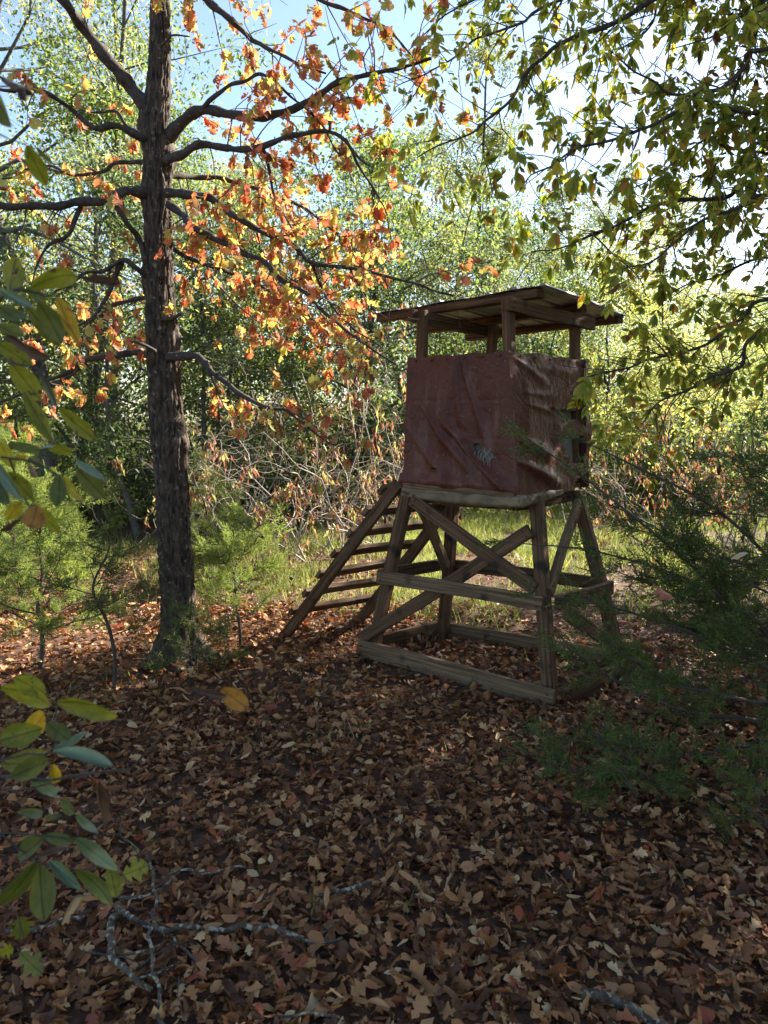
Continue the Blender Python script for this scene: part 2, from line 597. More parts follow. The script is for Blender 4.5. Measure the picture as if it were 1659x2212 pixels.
FOL = {
    'green': leaf_mat('green_foliage', [(0, (.045, .075, .022)), (.5, (.085, .125, .032)), (.85, (.15, .18, .04)), (1, (.25, .23, .05))], trans=0.51, tint=(2.1, 2.1, 1.9)),
    'grey': leaf_mat('grey_green_foliage', [(0, (.060, .085, .045)), (.5, (.10, .13, .065)), (.9, (.17, .18, .07)), (1, (.28, .24, .07))], trans=0.48, tint=(2.1, 2.1, 1.9)),
    'yellow': leaf_mat('yellow_green_foliage', [(0, (.10, .14, .035)), (.5, (.18, .205, .05)), (.85, (.30, .29, .06)), (1, (.40, .25, .06))], trans=.52, tint=(2.1, 2.1, 1.9)),
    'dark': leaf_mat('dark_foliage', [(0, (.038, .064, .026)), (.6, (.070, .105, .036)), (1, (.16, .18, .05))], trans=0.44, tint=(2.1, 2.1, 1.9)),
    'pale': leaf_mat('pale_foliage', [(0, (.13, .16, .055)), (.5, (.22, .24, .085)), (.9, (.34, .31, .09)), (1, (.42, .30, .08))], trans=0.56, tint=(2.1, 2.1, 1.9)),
    'gold': leaf_mat('golden_foliage', [(0, (.22, .14, .03)), (.5, (.40, .24, .04)), (1, (.42, .14, .03))], trans=0.56, tint=(2.1, 2.1, 1.9)),
}
M_RUST = leaf_mat('dried_leaf', [(0, (.12, .050, .035)), (.4, (.22, .090, .055)), (.62, (.32, .155, .09)), (.7, (.28, .27, .10)), (1, (.32, .33, .12))], trans=.45, tint=(1.5, 1.4, 1.1))
M_SEED = noise_mat('seed_head', (.035, .016, .014), (.08, .03, .025), scale=30, bump=0)
SAPCOL = {
    'g': leaf_mat('sapling_leaf', [(0, (.15, .165, .022)), (1, (.23, .225, .03))], veins=True, tint=(1.9, 1.8, .9), trans=.45, spots=(.06, .03, .015), spot_scale=5, spot_at=(.62, .66)),
    'd': leaf_mat('sapling_leaf_dark', [(0, (.085, .105, .025)), (1, (.125, .14, .03))], veins=True, tint=(1.9, 1.8, .9), trans=.35, spots=(.10, .09, .03), spot_scale=6, spot_at=(.68, .74)),
    'p': leaf_mat('sapling_leaf_glossy', [(0, (.10, .15, .07)), (1, (.14, .19, .09))], veins=True, tint=(1.9, 1.8, .9), trans=.2, rough=.32, spec=.7),
    'y': leaf_mat('sapling_leaf_yellow', [(0, (.36, .26, .03)), (.5, (.44, .28, .03)), (1, (.34, .32, .04))], veins=True, tint=(1.9, 1.8, .9), trans=.5, spots=(.20, .07, .02), spot_scale=4, spot_at=(.58, .70)),
    'b': leaf_mat('sapling_leaf_brown', [(0, (.085, .045, .03)), (1, (.16, .095, .065))], veins=True, tint=(1.9, 1.8, .9), trans=.15),
    't': leaf_mat('sapling_leaf_tan', [(0, (.36, .22, .11)), (1, (.44, .30, .17))], veins=True, tint=(1.9, 1.8, .9), trans=.25),
    'o': leaf_mat('sapling_leaf_orange', [(0, (.36, .17, .03)), (1, (.42, .22, .04))], veins=True, tint=(1.9, 1.8, .9), trans=.4, spots=(.15, .06, .02), spot_scale=4, spot_at=(.5, .62)),
}

# ------------------------------------------------------------------ ground
xs = np.concatenate([[-250, -120, -60, -30], np.linspace(-14, 14, 150), [30, 60, 120, 250]])
ys = np.concatenate([[-60, -20, -6], np.linspace(0, 26, 140), [40, 80, 160, 300]])
GX, GY = np.meshgrid(xs, ys)
GZ = ground_z(GX, GY)
nx, ny = len(xs), len(ys)
gi = (np.arange(ny - 1)[:, None] * nx + np.arange(nx - 1)[None, :])
GF = np.stack([gi, gi + 1, gi + nx + 1, gi + nx], -1).reshape(-1, 4)
ground = obj('ground', np.stack([GX, GY, GZ], -1).reshape(-1, 3), GF, M_SOIL, kind='structure')

# ------------------------------------------------------------------ the blind
stand_loc = np.array((0.75, 4.95, 0.0))
stand = thing('hunting_blind', 'raised wooden hunting blind wrapped in torn brown tarp with ladder and metal roof', 'hunting blind', tuple(stand_loc))


def board(name, p0, p1, wid, thick, side, mat=M_WOOD, parent=stand, origin=stand_loc, ext=0.0, bev=0.004, seed=0):
    """a sawn board from p0 to p1; `side` is roughly the direction of its thickness"""
    p0, p1 = np.asarray(p0, float), np.asarray(p1, float)
    x = norm(p1 - p0)
    p0, p1 = p0 - x * ext, p1 + x * ext
    L = np.linalg.norm(p1 - p0)
    z = np.asarray(side, float)
    z = norm(z - x * z.dot(x))
    y = np.cross(z, x)
    rg = np.random.default_rng(abs(hash((round(float(p0[0]), 3), round(float(p1[2]), 3), seed))) % 99999)
    bm = bmesh.new()
    bmesh.ops.create_cube(bm, size=1)
    bmesh.ops.scale(bm, vec=(L, wid, thick), verts=bm.verts)
    ed = [e for e in bm.edges if abs(e.verts[0].co.x - e.verts[1].co.x) > 1e-5]
    bmesh.ops.subdivide_edges(bm, edges=ed, cuts=7)
    bmesh.ops.bevel(bm, geom=[e for e in bm.edges if e.is_manifold and e.calc_face_angle(0) > .5], offset=bev, segments=1, affect='EDGES')
    ph = rg.uniform(0, 6, 4)
    for v in bm.verts:
        s = v.co.x / L
        v.co.y += .0035 * math.sin(5 * s + ph[0]) + rg.uniform(-.0012, .0012)
        v.co.z += .0030 * math.sin(4 * s + ph[1]) + rg.uniform(-.0012, .0012)
        if abs(s) > .495:
            v.co.x += rg.uniform(-.006, .006)
    me = bpy.data.meshes.new(name)
    bm.to_mesh(me)
    bm.free()
    me.materials.append(mat)
    o = link(name, me, parent)
    c = (p0 + p1) / 2 - origin
    o.matrix_local = Matrix(((x[0], y[0], z[0], c[0]), (x[1], y[1], z[1], c[1]), (x[2], y[2], z[2], c[2]), (0, 0, 0, 1)))
    if name in ('rail', 'brace', 'sill_board', 'roof_beam'):
        for e in (-1, 1):
            for yy in (-.24, .22):
                nl = link('nail', nail_mesh(), o)
                nl.location = (e * (L / 2 - .035 - .008 * yy), yy * wid, thick / 2)
    return o


NAIL = []


def nail_mesh():
    if not NAIL:
        V, F = tube([(0, 0, -.004), (0, 0, .0025), (0, 0, .004)], [.0065, .0065, .004], 8)
        NAIL.append(fast_mesh('nail', V, F, M_NAIL))
    return NAIL[0]


# feet and heads of the four legs
LEG = {'A': (np.array((-.10, 5.05, 0.0)), np.array((.16, 4.93, 1.17))),
       'B': (np.array((.98, 4.12, 0.0)), np.array((.93, 4.52, 1.17))),
       'C': (np.array((1.58, 4.70, 0.0)), np.array((1.30, 4.97, 1.17))),
       'D': (np.array((.44, 5.46, 0.0)), np.array((.52, 5.42, 1.17)))}


def leg_at(k, z):
    a, b = LEG[k]
    return a + (b - a) * (z / 1.17)


AB = norm(np.array((1.08, -.93, 0)))
FN = np.array((-.65, -.757, 0))          # outward normal of the face towards the camera
AD = norm(np.array((.58, .55, 0)))
LN = -AB                                   # outward normal of the ladder side
RN = AB
BN = -FN
for k in 'ABCD':
    a, b = LEG[k]
    board('leg', a + np.array((0, 0, -.06)), b, .078, .065, FN, M_WOOD)
# sills on the ground
zb = .06
board('sill_board', leg_at('A', zb) + FN * .065 - AB * .06, leg_at('B', zb) + FN * .065 + AB * .05, .12, .038, FN, M_GREYWOOD)
board('sill_board', leg_at('D', zb) - FN * .065 - AB * .03, leg_at('C', zb) - FN * .065 + AB * .05, .10, .038, FN, M_GREYWOOD)
board('sill_board', leg_at('A', zb) + LN * .065 + AD * .02, leg_at('D', zb) + LN * .065 + AD * .03, .10, .038, LN, M_WOOD)
board('sill_board', leg_at('B', zb) + RN * .065, leg_at('C', zb) + RN * .065, .10, .038, RN, M_WOOD)
# middle rails
zr = .56
board('rail', leg_at('A', .585) + FN * .066 - AB * .035, leg_at('B', .575) + FN * .066 + AB * .03, .085, .038, FN, M_GREYWOOD)
board('rail', leg_at('D', .56) - FN * .066, leg_at('C', .55) - FN * .066, .085, .038, FN, M_WOOD)
board('rail', leg_at('A', .575) + LN * .066 - AD * .02, leg_at('D', .565) + LN * .066 + AD * .03, .085, .038, LN, M_WOOD)
board('rail', leg_at('B', .56) + RN * .066 + AD * .03, leg_at('C', .55) + RN * .066, .09, .038, RN, M_WOOD)
# braces
board('brace', leg_at('A', .13) + FN * .066 - AB * .05, leg_at('B', .98) + FN * .064 - AB * .02, .085, .036, FN, M_WOOD)
board('brace', leg_at('A', 1.12) + FN * .024 + AB * .06, leg_at('B', .64) + FN * .02 - AB * .04, .085, .036, FN, M_WOOD)
board('brace', leg_at('A', 1.13) + np.array((.07, .05, 0)), leg_at('D', .58) + FN * .07 + AB * .03, .075, .04, FN, M_GREYWOOD)
board('brace', leg_at('B', .62) + RN * .024 + AD * .02, leg_at('C', 1.1) + RN * .02 - AD * .05, .08, .036, RN, M_GREYWOOD)
board('brace', leg_at('B', .52) + RN * .100 + AD * .05, leg_at('C', .10) + RN * .100, .08, .036, RN, M_WOOD)

# deck
PA, PB, PC, PD = (np.array(v) for v in ((.150, 4.95, 1.205), (.80, 4.39, 1.205), (1.37, 5.01, 1.205), (.72, 5.60, 1.205)))
TA, TB, TC, TD = (np.array(v) for v in ((.175, 4.945, 2.05), (.725, 4.435, 2.05), (1.365, 5.11, 2.05), (.80, 5.61, 2.05)))
ux = norm(PB - PA)
vx = norm(PC - PB)
for i in range(6):
    f0 = (i + .5) / 6
    board('deck_board', PA * (1 - f0) + PD * f0 + ux * .03, PB * (1 - f0) + PC * f0 - ux * .03, .135, .03, (0, 0, 1), M_WOOD)
for q0, q1, s in ((PA, PB, FN), (PB, PC, RN), (PC, PD, BN), (PD, PA, LN)):
    board('deck_joist', q0 + np.array((0, 0, -.065)) - s * .06, q1 + np.array((0, 0, -.065)) - s * .06, .09, .036, s, M_WOOD, ext=-.06)
# corner posts
cen = (TA + TB + TC + TD) / 4


def inward(q, d):
    v = norm((cen - q) * np.array((1, 1, 0)))
    return q + v * d


ROOF_Z = {'A': 2.355, 'B': 2.36, 'C': 2.33, 'D': 2.33}
for k, p, q in (('A', PA, TA), ('B', PB, TB), ('C', PC, TC), ('D', PD, TD)):
    a = inward(p, .085)
    b = inward(q, .085)
    b = b + np.array((0, 0, ROOF_Z[k] - b[2]))
    a = np.array((a[0], a[1], 1.225))
    board('corner_post', a, b, .062, .055, FN, M_WOOD)
# top rail under the tarp and plywood lining
for q0, q1, s in ((TA, TB, FN), (TB, TC, RN), (TC, TD, BN), (TD, TA, LN)):
    board('top_rail', q0 - s * .035 + np.array((0, 0, -.05)), q1 - s * .035 + np.array((0, 0, -.05)), .08, .03, s, M_WOOD, ext=-.04)
for q0, q1, t0, t1, s in ((PA, PB, TA, TB, FN), (PB, PC, TB, TC, RN), (PC, PD, TC, TD, BN), (PD, PA, TD, TA, LN)):
    a = (q0 + q1) / 2 - s * .045
    b = (t0 + t1) / 2 - s * .045
    board('wall_panel', a + np.array((0, 0, .03)), b + np.array((0, 0, -.10)), np.linalg.norm(q1 - q0) * .86, .012, s, M_PLY, bev=.002)

# tarp with folds, tears and holes
nu, nv = 120, 90
NOISE_OFF = np.array((3.1, 7.7, 1.3))


def poly_in(px, py, poly):
    inside = np.zeros(px.shape, bool)
    n = len(poly)
    for i in range(n):
        x1, y1 = poly[i]
        x2, y2 = poly[(i + 1) % n]
        c = ((y1 > py) != (y2 > py)) & (px < (x2 - x1) * (py - y1) / (y2 - y1 + 1e-12) + x1)
        inside ^= c
    return inside


def tarp_side(q0, q1, t0, t1, s, side, sp_, sn_):
    u, v = np.meshgrid(np.linspace(0, 1, nu + 1), np.linspace(0, 1, nv + 1))   # v: 0 top, 1 bottom
    top = t0[None, None] * (1 - u[..., None]) + t1[None, None] * u[..., None]
    bot = q0[None, None] * (1 - u[..., None]) + q1[None, None] * u[..., None]
    Pp = top * (1 - v[..., None]) + bot * v[..., None]
    q = np.stack([Pp[..., 0] * 3 + 5, Pp[..., 1] * 3, Pp[..., 2] * 3], -1).reshape(-1, 3)
    n1 = vnoise(q * 1.2, 11).reshape(u.shape) - .5
    n2 = vnoise(q * np.array((4.5, 4.5, 2.0)), 12).reshape(u.shape) - .5
    n3 = vnoise(q * 11, 13).reshape(u.shape) - .5
    edge = np.minimum(np.minimum(u, 1 - u) * 6, 1)
    d = .016 + edge * (.03 * n1 * np.sin(np.pi * np.clip(v, 0, 1)) + .012 * n2 + .004 * n3)

    def fold(u0, v0, u1, v1, amp, wdt):
        dx, dy = u1 - u0, v1 - v0
        L2 = dx * dx + dy * dy
        tt = np.clip(((u - u0) * dx + (v - v0) * dy) / L2, 0, 1)
        dist = np.hypot(u - u0 - dx * tt, v - v0 - dy * tt)
        return amp * (1.5 if side == 'F' else 1.2) * np.exp(-(dist / (.75 * wdt * (.5 + .9 * tt))) ** 2) * np.sin(np.pi * np.clip(tt * .85 + .1, 0, 1))
    if side == 'F':
        d = d + fold(.52, .0, .55, .55, .020, .035) + fold(.56, .0, .82, .75, .016, .04) + fold(.50, .05, .30, .9, .014, .06)
        d = d + fold(.35, .45, .95, .95, .026, .06) + fold(.15, .35, .75, .98, .022, .05) + fold(.0, .5, .5, 1, .020, .06) + fold(.55, .62, .95, .98, .03, .035)
        d = d + .035 * np.exp(-((v - .93) / .05) ** 2) * (.4 + .6 * np.sin(u * 3 + .5))
        d = d - .004 * np.exp(-((v - .33 + .02 * n1) / .010) ** 2) * edge - .004 * np.exp(-((v - .60 + .03 * n1) / .010) ** 2) * edge
    if side == 'R':
        d = d + fold(.05, .05, .45, .22, .012, .04) + fold(.1, .28, .6, .30, .008, .03) + fold(.15, .36, .6, .43, .010, .03) + fold(.25, .10, .95, .12, .008, .05)
        d = d + fold(.05, .6, .5, .75, .03, .06) + fold(.0, .75, .6, .95, .03, .06) + edge * (.001 * n3 - .007 * n2)
        flap = np.clip((u - .42) * 5, 0, 1) * np.exp(-((v - .52) / .12) ** 2)
        d = d + .03 * flap * (v - .36) * 3
    sag = (.010 * np.sin(np.pi * u * 3) ** 2 + .010 * n2 * edge) * np.exp(-v * 25)
    m0, m1 = (s + sp_) / (1 + s.dot(sp_)), (s + sn_) / (1 + s.dot(sn_))
    k0, k1 = np.clip(1 - u / .06, 0, 1)[..., None], np.clip(1 - (1 - u) / .06, 0, 1)[..., None]
    P2 = Pp + (s[None, None] * (1 - k0 - k1) + m0 * k0 + m1 * k1) * d[..., None]
    P2[..., 2] -= sag
    keep = np.ones((nv, nu), bool)
    uc = (u[:-1, :-1] + u[1:, 1:]) / 2 + (n3[:-1, :-1]) * .012
    vc = (v[:-1, :-1] + v[1:, 1:]) / 2 + (n3[1:, 1:]) * .012
    if side == 'F':
        keep &= ~poly_in(uc, vc, [(.655, .635), (.70, .638), (.76, .66), (.83, .71), (.86, .735), (.78, .745), (.71, .73), (.68, .695)])
        keep &= ~poly_in(uc, vc, [(.26, .825), (.30, .822), (.36, .832), (.33, .838), (.28, .834)])
    if side == 'R':
        keep &= ~poly_in(uc, vc, [(.42, .375), (.58, .392), (.80, .400), (.97, .385), (.99, .42), (.93, .455), (.80, .47), (.62, .462), (.50, .43)])
        keep &= ~poly_in(uc, vc, [(.52, .585), (.93, .585), (.97, .70), (.93, .80), (.78, .80), (.64, .68)])
        keep &= ~poly_in(uc, vc, [(.975, .10), (1.1, .08), (1.1, .40), (.985, .36)])
        keep &= ~poly_in(uc, vc, [(.80, .92), (1.1, .85), (1.1, 1.1), (.75, 1.1)])
    idx = np.arange((nv + 1) * (nu + 1)).reshape(nv + 1, nu + 1)
    F = np.stack([idx[:-1, :-1], idx[1:, :-1], idx[1:, 1:], idx[:-1, 1:]], -1)[keep]
    return P2.reshape(-1, 3), F


tarp = Acc()
for q0, q1, t0, t1, s, nm, sp_, sn_ in ((PA, PB, TA, TB, FN, 'F', LN, RN), (PB, PC, TB, TC, RN, 'R', FN, BN), (PC, PD, TC, TD, BN, 'K', RN, LN), (PD, PA, TD, TA, LN, 'L', BN, FN)):
    tarp.add(*tarp_side(q0 + np.array((0, 0, -.02)), q1 + np.array((0, 0, -.02)), t0, t1, s, nm, sp_, sn_))
tarp_o = tarp.build('tarp', M_TARP, stand, origin=stand_loc)
wld = tarp_o.modifiers.new('weld', 'WELD')
wld.merge_threshold = 0.03
wld.mode = 'CONNECTED'
tarp_o.modifiers.remove(wld)
# frayed threads hanging in the hole
th = Acc()
for i in range(26):
    uu = .665 + .18 * i / 26
    a = (TA * (1 - uu) + TB * uu) * (1 - .69) + (PA * (1 - uu) + PB * uu) * .69 + FN * .035
    a = a + np.array((0, 0, random.uniform(-.05, .02)))
    b = a + FN * random.uniform(.004, .02) + AB * random.uniform(-.03, .03) + np.array((0, 0, -random.uniform(.02, .07)))
    th.add(*tube([a, (a + b) / 2 + FN * .008, b], [.0022, .0016, .0008], 4))
th.build('frayed_threads', M_PALE, tarp_o, kind='stuff', origin=stand_loc)
for q0, q1, s_, us in ((TA, TB, FN, (.08, .25, .42, .6, .78, .95)), (TB, TC, RN, (.12, .3, .48, .66, .84))):
    for u_ in us:
        p = q0 * (1 - u_) + q1 * u_ + s_ * .016 + np.array((0, 0, -.028))
        V, F = tube([p, p + s_ * .006, p + s_ * .008], [.008, .008, .005], 8)
        obj('grommet', V - stand_loc, F, M_NAIL, tarp_o)
# pale torn edge strip at the far corner of the right face
ed = Acc()
vv = np.linspace(0, 1, 40)
jn = vnoise(np.stack([vv * 14, vv * 0, vv * 0], 1), 31) - .5
edge_p = TC[None] * (1 - vv[:, None] * .55) + PC[None] * (vv[:, None] * .55) + RN * (.03 + .03 * jn)[:, None] - vx * (.055 + .03 * jn)[:, None]
edge_q = edge_p + vx * (.06 + .03 * np.roll(jn, 7))[:, None] - RN * .015
ev = np.vstack([edge_p, edge_q])
ei = np.arange(39)
ed.add(ev, np.stack([ei, ei + 1, ei + 41, ei + 40], -1))
ed.build('torn_edge', M_HEM, tarp_o, origin=stand_loc)

# batten with two bolts, and the pale hem folded and sagging under it
bt0, bt1 = PA + FN * .036 + np.array((0, 0, .012)), PB + FN * .036 + np.array((0, 0, -.008))
bat = board('batten', bt0, bt1, .030, .018, FN, M_GREYWOOD, ext=-.01)
for f in (.31, .66):
    p = PA * (1 - f) + PB * f + FN * .044 + np.array((0, 0, .012 - .02 * f))
    V, F = tube([p, p + FN * .006, p + FN * .008], [.010, .010, .006], 10)
    V = (np.array(bat.matrix_local.inverted().to_3x3()) @ (V - stand_loc - np.array(bat.matrix_local.translation)).T).T
    obj('bolt', V, F, M_NAIL, bat)
hem = Acc()
for q0, q1, s, sagv, u1 in ((PA, PB, FN, (.02, .045, .030), 1.0), (PB, PC, RN, (.030, .012, -.03), .50)):
    un = np.linspace(-.01 if s is FN else -.055, u1 + .06, 90)
    rows = []
    for r_, (dz, dnn) in enumerate(((.000, .020), (-.006, .032), (-.018, .040), (-.028, .034), (-.040, .044), (-.052, .040), (-.060, .024), (-.056, .010))):
        p = q0[None] * (1 - un[:, None]) + q1[None] * un[:, None]
        f = un / u1
        sg = sagv[0] * (1 - f) * (1 - 2 * f) + sagv[1] * 4 * f * (1 - f) + sagv[2] * f * (2 * f - 1)
        off5 = 5 if s is RN else 0
        wv = vnoise(np.stack([un * 10 + off5, np.full_like(un, r_ * .9), un * 0], 1), 22) - .5
        wv = wv + .5 * (vnoise(np.stack([un * 34 + off5, np.full_like(un, r_ * .5), un * 0], 1), 23) - .5)
        p = p + s * (dnn + .022 * wv)[:, None]
        p[:, 2] += dz - sg * (r_ / 7) * .8 + .008 * wv
        rows.append(p)
    V = np.vstack(rows)
    i = np.arange(7)[:, None] * 90 + np.arange(89)[None]
    hem.add(V, np.stack([i, i + 90, i + 91, i + 1], -1).reshape(-1, 4))
hem_o = hem.build('tarp_hem', M_HEM, stand, origin=stand_loc)

# roof
RL, RF, RR = atz(804, 678, 2.405), atz(1180, 614, 2.43), atz(1354, 682, 2.40)
RB = RL + RR - RF
ul = RF - RL
vl = RR - RF
rn = norm(np.cross(ul, vl))
LU = np.linalg.norm(ul)
prof = []
nr = 8
for i in range(nr):
    c = (i + .12) / (nr - .76)
    for du, h in ((-.024, 0), (-.012, .014), (.012, .014), (.024, 0)):
        prof.append((c + du / LU, h))
    if i < nr - 1:
        for m in (.36, .64):
            cc = c + m / (nr - .76)
            prof += [(cc - .008 / LU, 0), (cc, .004), (cc + .008 / LU, 0)]
prof = [(max(-.01, min(1.01, a)), h) for a, h in prof]
mr_ = 8
RV = []
for j in range(mr_ + 1):
    g = j / mr_
    for a, h in prof:
        RV.append(RL + ul * a + vl * (g * 1.0) + rn * h + rn * (.004 * math.sin(a * 17 + j)))
RV = np.array(RV)
k = len(prof)
i = np.arange(mr_)[:, None] * k + np.arange(k - 1)[None]
RF_ = np.stack([i, i + 1, i + k + 1, i + k], -1).reshape(-1, 4)
ribs = [q for q in range(k - 3) if prof[q][1] == 0 and prof[q + 1][1] > .01 and prof[q + 2][1] > .01]
RF_ = np.vstack([RF_] + [np.array([[q + o_, q + o_ + 3, q + o_ + 2, q + o_ + 1]]) for q in ribs for o_ in (0, mr_ * k)])
roof = obj('roof_sheet', RV - stand_loc, RF_, M_METAL, stand, smooth=False)
so = roof.modifiers.new('thickness', 'SOLIDIFY')
so.thickness = .002
dn = -rn
for g in (.045, .52, .955):
    a = RL + vl * g + dn * .030
    board('purlin', a + ul * .015, a + ul * (.955 if g < .9 else .985), .05, .075, norm(vl), M_WOOD)
for p, q in ((TA, TD), (TB, TC)):
    a, b = inward(p, .085), inward(q, .085)
    dr = norm(b - a)
    off = (LN if p is TA else RN) * .055
    a = a + off
    b = b + off
    a[2], b[2] = 2.318, 2.285
    board('roof_beam', a - dr * .07, b + dr * .14, .080, .038, off, M_WOOD)

# ladder
LF0, LF1 = np.array((-.76, 5.53, 0.0)), np.array((-.20, 5.95, 0.0))
LT0 = PA + LN * .07 + np.array((0, 0, .01))
LT1 = LT0 + (LF1 - LF0) * .92
for a, b in ((LF0, LT0), (LF1, LT1)):
    dd = norm(b - a)
    board('ladder_stringer', a - dd * .05, b, .085, .04, AD, M_WOOD)
up = norm(np.cross(LT0 - LF0, LF1 - LF0))
if up[2] < 0:
    up = -up
for i in range(7):
    f = .135 + i * .133
    a = LF0 + (LT0 - LF0) * f + up * .062
    b = LF1 + (LT1 - LF1) * f + up * .062
    board('ladder_step', a, b, .085, .036, up + np.array((0, 0, .25)), M_GREYWOOD if i % 3 else M_WOOD, ext=.045)

# ------------------------------------------------------------------ oak
oak_c = np.array((-1.37, 4.83, 0.0))
oak = thing('oak_tree', 'big oak with rough dark trunk and hanging orange and yellow leaves', 'tree', tuple(oak_c))
# trunk axis: (x px, y px, width px)
TR = [(394, 1452, 120), (393, 1425, 98), (390, 1390, 90), (387, 1330, 84), (383, 1260, 81), (378, 1170, 79), (371, 1060, 77), (364, 960, 77), (357, 860, 75), (351, 760, 73), (346, 660, 68), (343, 560, 67), (342, 480, 68), (341, 420, 68), (340, 345, 66), (338, 280, 64), (341, 220, 60), (345, 120, 54), (346, 0, 51), (348, -140, 46), (352, -320, 38), (345, -520, 26), (352, -700, 12)]
tp, trd = [], []
for x, y, wd in TR:
    p = at(x, y, 4.83)
    tp.append(p)
    trd.append(wd / 2 / FPX * proj(p)[2][0] * .95 - min(.010, wd * .0003))
tp[0] = tp[0] * np.array((1, 1, 0)) + np.array((0, 0, -.06))
tpr, trr = resample(tp, trd, .014)
NS = 96
Vt, Ft = tube(tpr, np.ones(len(tpr)), NS)
body = Vt[:len(tpr) * NS].reshape(len(tpr), NS, 3)
dirv = body - tpr[:, None]
ang = np.linspace(0, 2 * np.pi, NS, endpoint=False)
zz = tpr[:, 2]
A_, Z_ = np.meshgrid(ang, zz)
cx, sx = np.cos(A_), np.sin(A_)


def cyl(fa, fz, seed):
    return vnoise(np.stack([cx.ravel() * fa, sx.ravel() * fa, Z_.ravel() * fz + 50], 1), seed).reshape(A_.shape)


warp = cyl(2.5, 5, 40) - .5
Aw = A_ + warp * .5
cw, sw = np.cos(Aw), np.sin(Aw)
rid = vnoise(np.stack([cw.ravel() * 7.5, sw.ravel() * 7.5, Z_.ravel() * 7.0], 1), 41).reshape(A_.shape)
rid = 1 - np.abs(rid * 2 - 1) * 2.2
cross = np.abs(vnoise(np.stack([cw.ravel() * 4, sw.ravel() * 4, Z_.ravel() * 22], 1), 42).reshape(A_.shape) - .5)
crack = np.clip(.16 - cross, 0, .16) / .16
fine = cyl(14, 45, 43) - .5
lump = cyl(1.3, 2.4, 44) - .5
dispm = .015 * np.clip(rid, -1, 1) - .009 * crack - .004 + .008 * fine + .018 * lump
flare = np.clip(.42 - Z_, 0, .46) / .42
buttress = .5 + .5 * np.cos(A_ * 5 + 1.0 + .8 * warp * 4)
dispm = dispm + np.clip(flare, 0, 1.1) ** 2.2 * (.15 * buttress ** 1.5 + .035)
for (kz, ka, amp, sz) in ((tp[9][2] + .05, .2, .03, .10), (tp[14][2] + .02, 0.1, .05, .10), (tp[7][2], -.2, .025, .10), (tp[11][2] - .1, 3.0, .03, .10), (tp[15][2] + .05, 3.0, .05, .14), (tp[13][2], 2.9, .03, .10)):
    da = np.angle(np.exp(1j * (A_ - ka)))
    dispm = dispm + amp * np.exp(-((Z_ - kz) / sz) ** 2 - (da / .7) ** 2)
scale_r = np.minimum(1, trr / .10)[:, None]
body = tpr[:, None] + dirv * (trr[:, None] + dispm * scale_r)[..., None]
Vt[:len(tpr) * NS] = body.reshape(-1, 3)
Vt[-2] = tpr[0]
Vt[-1] = tpr[-1]
obj('trunk', Vt - oak_c, Ft, M_BARK, oak)

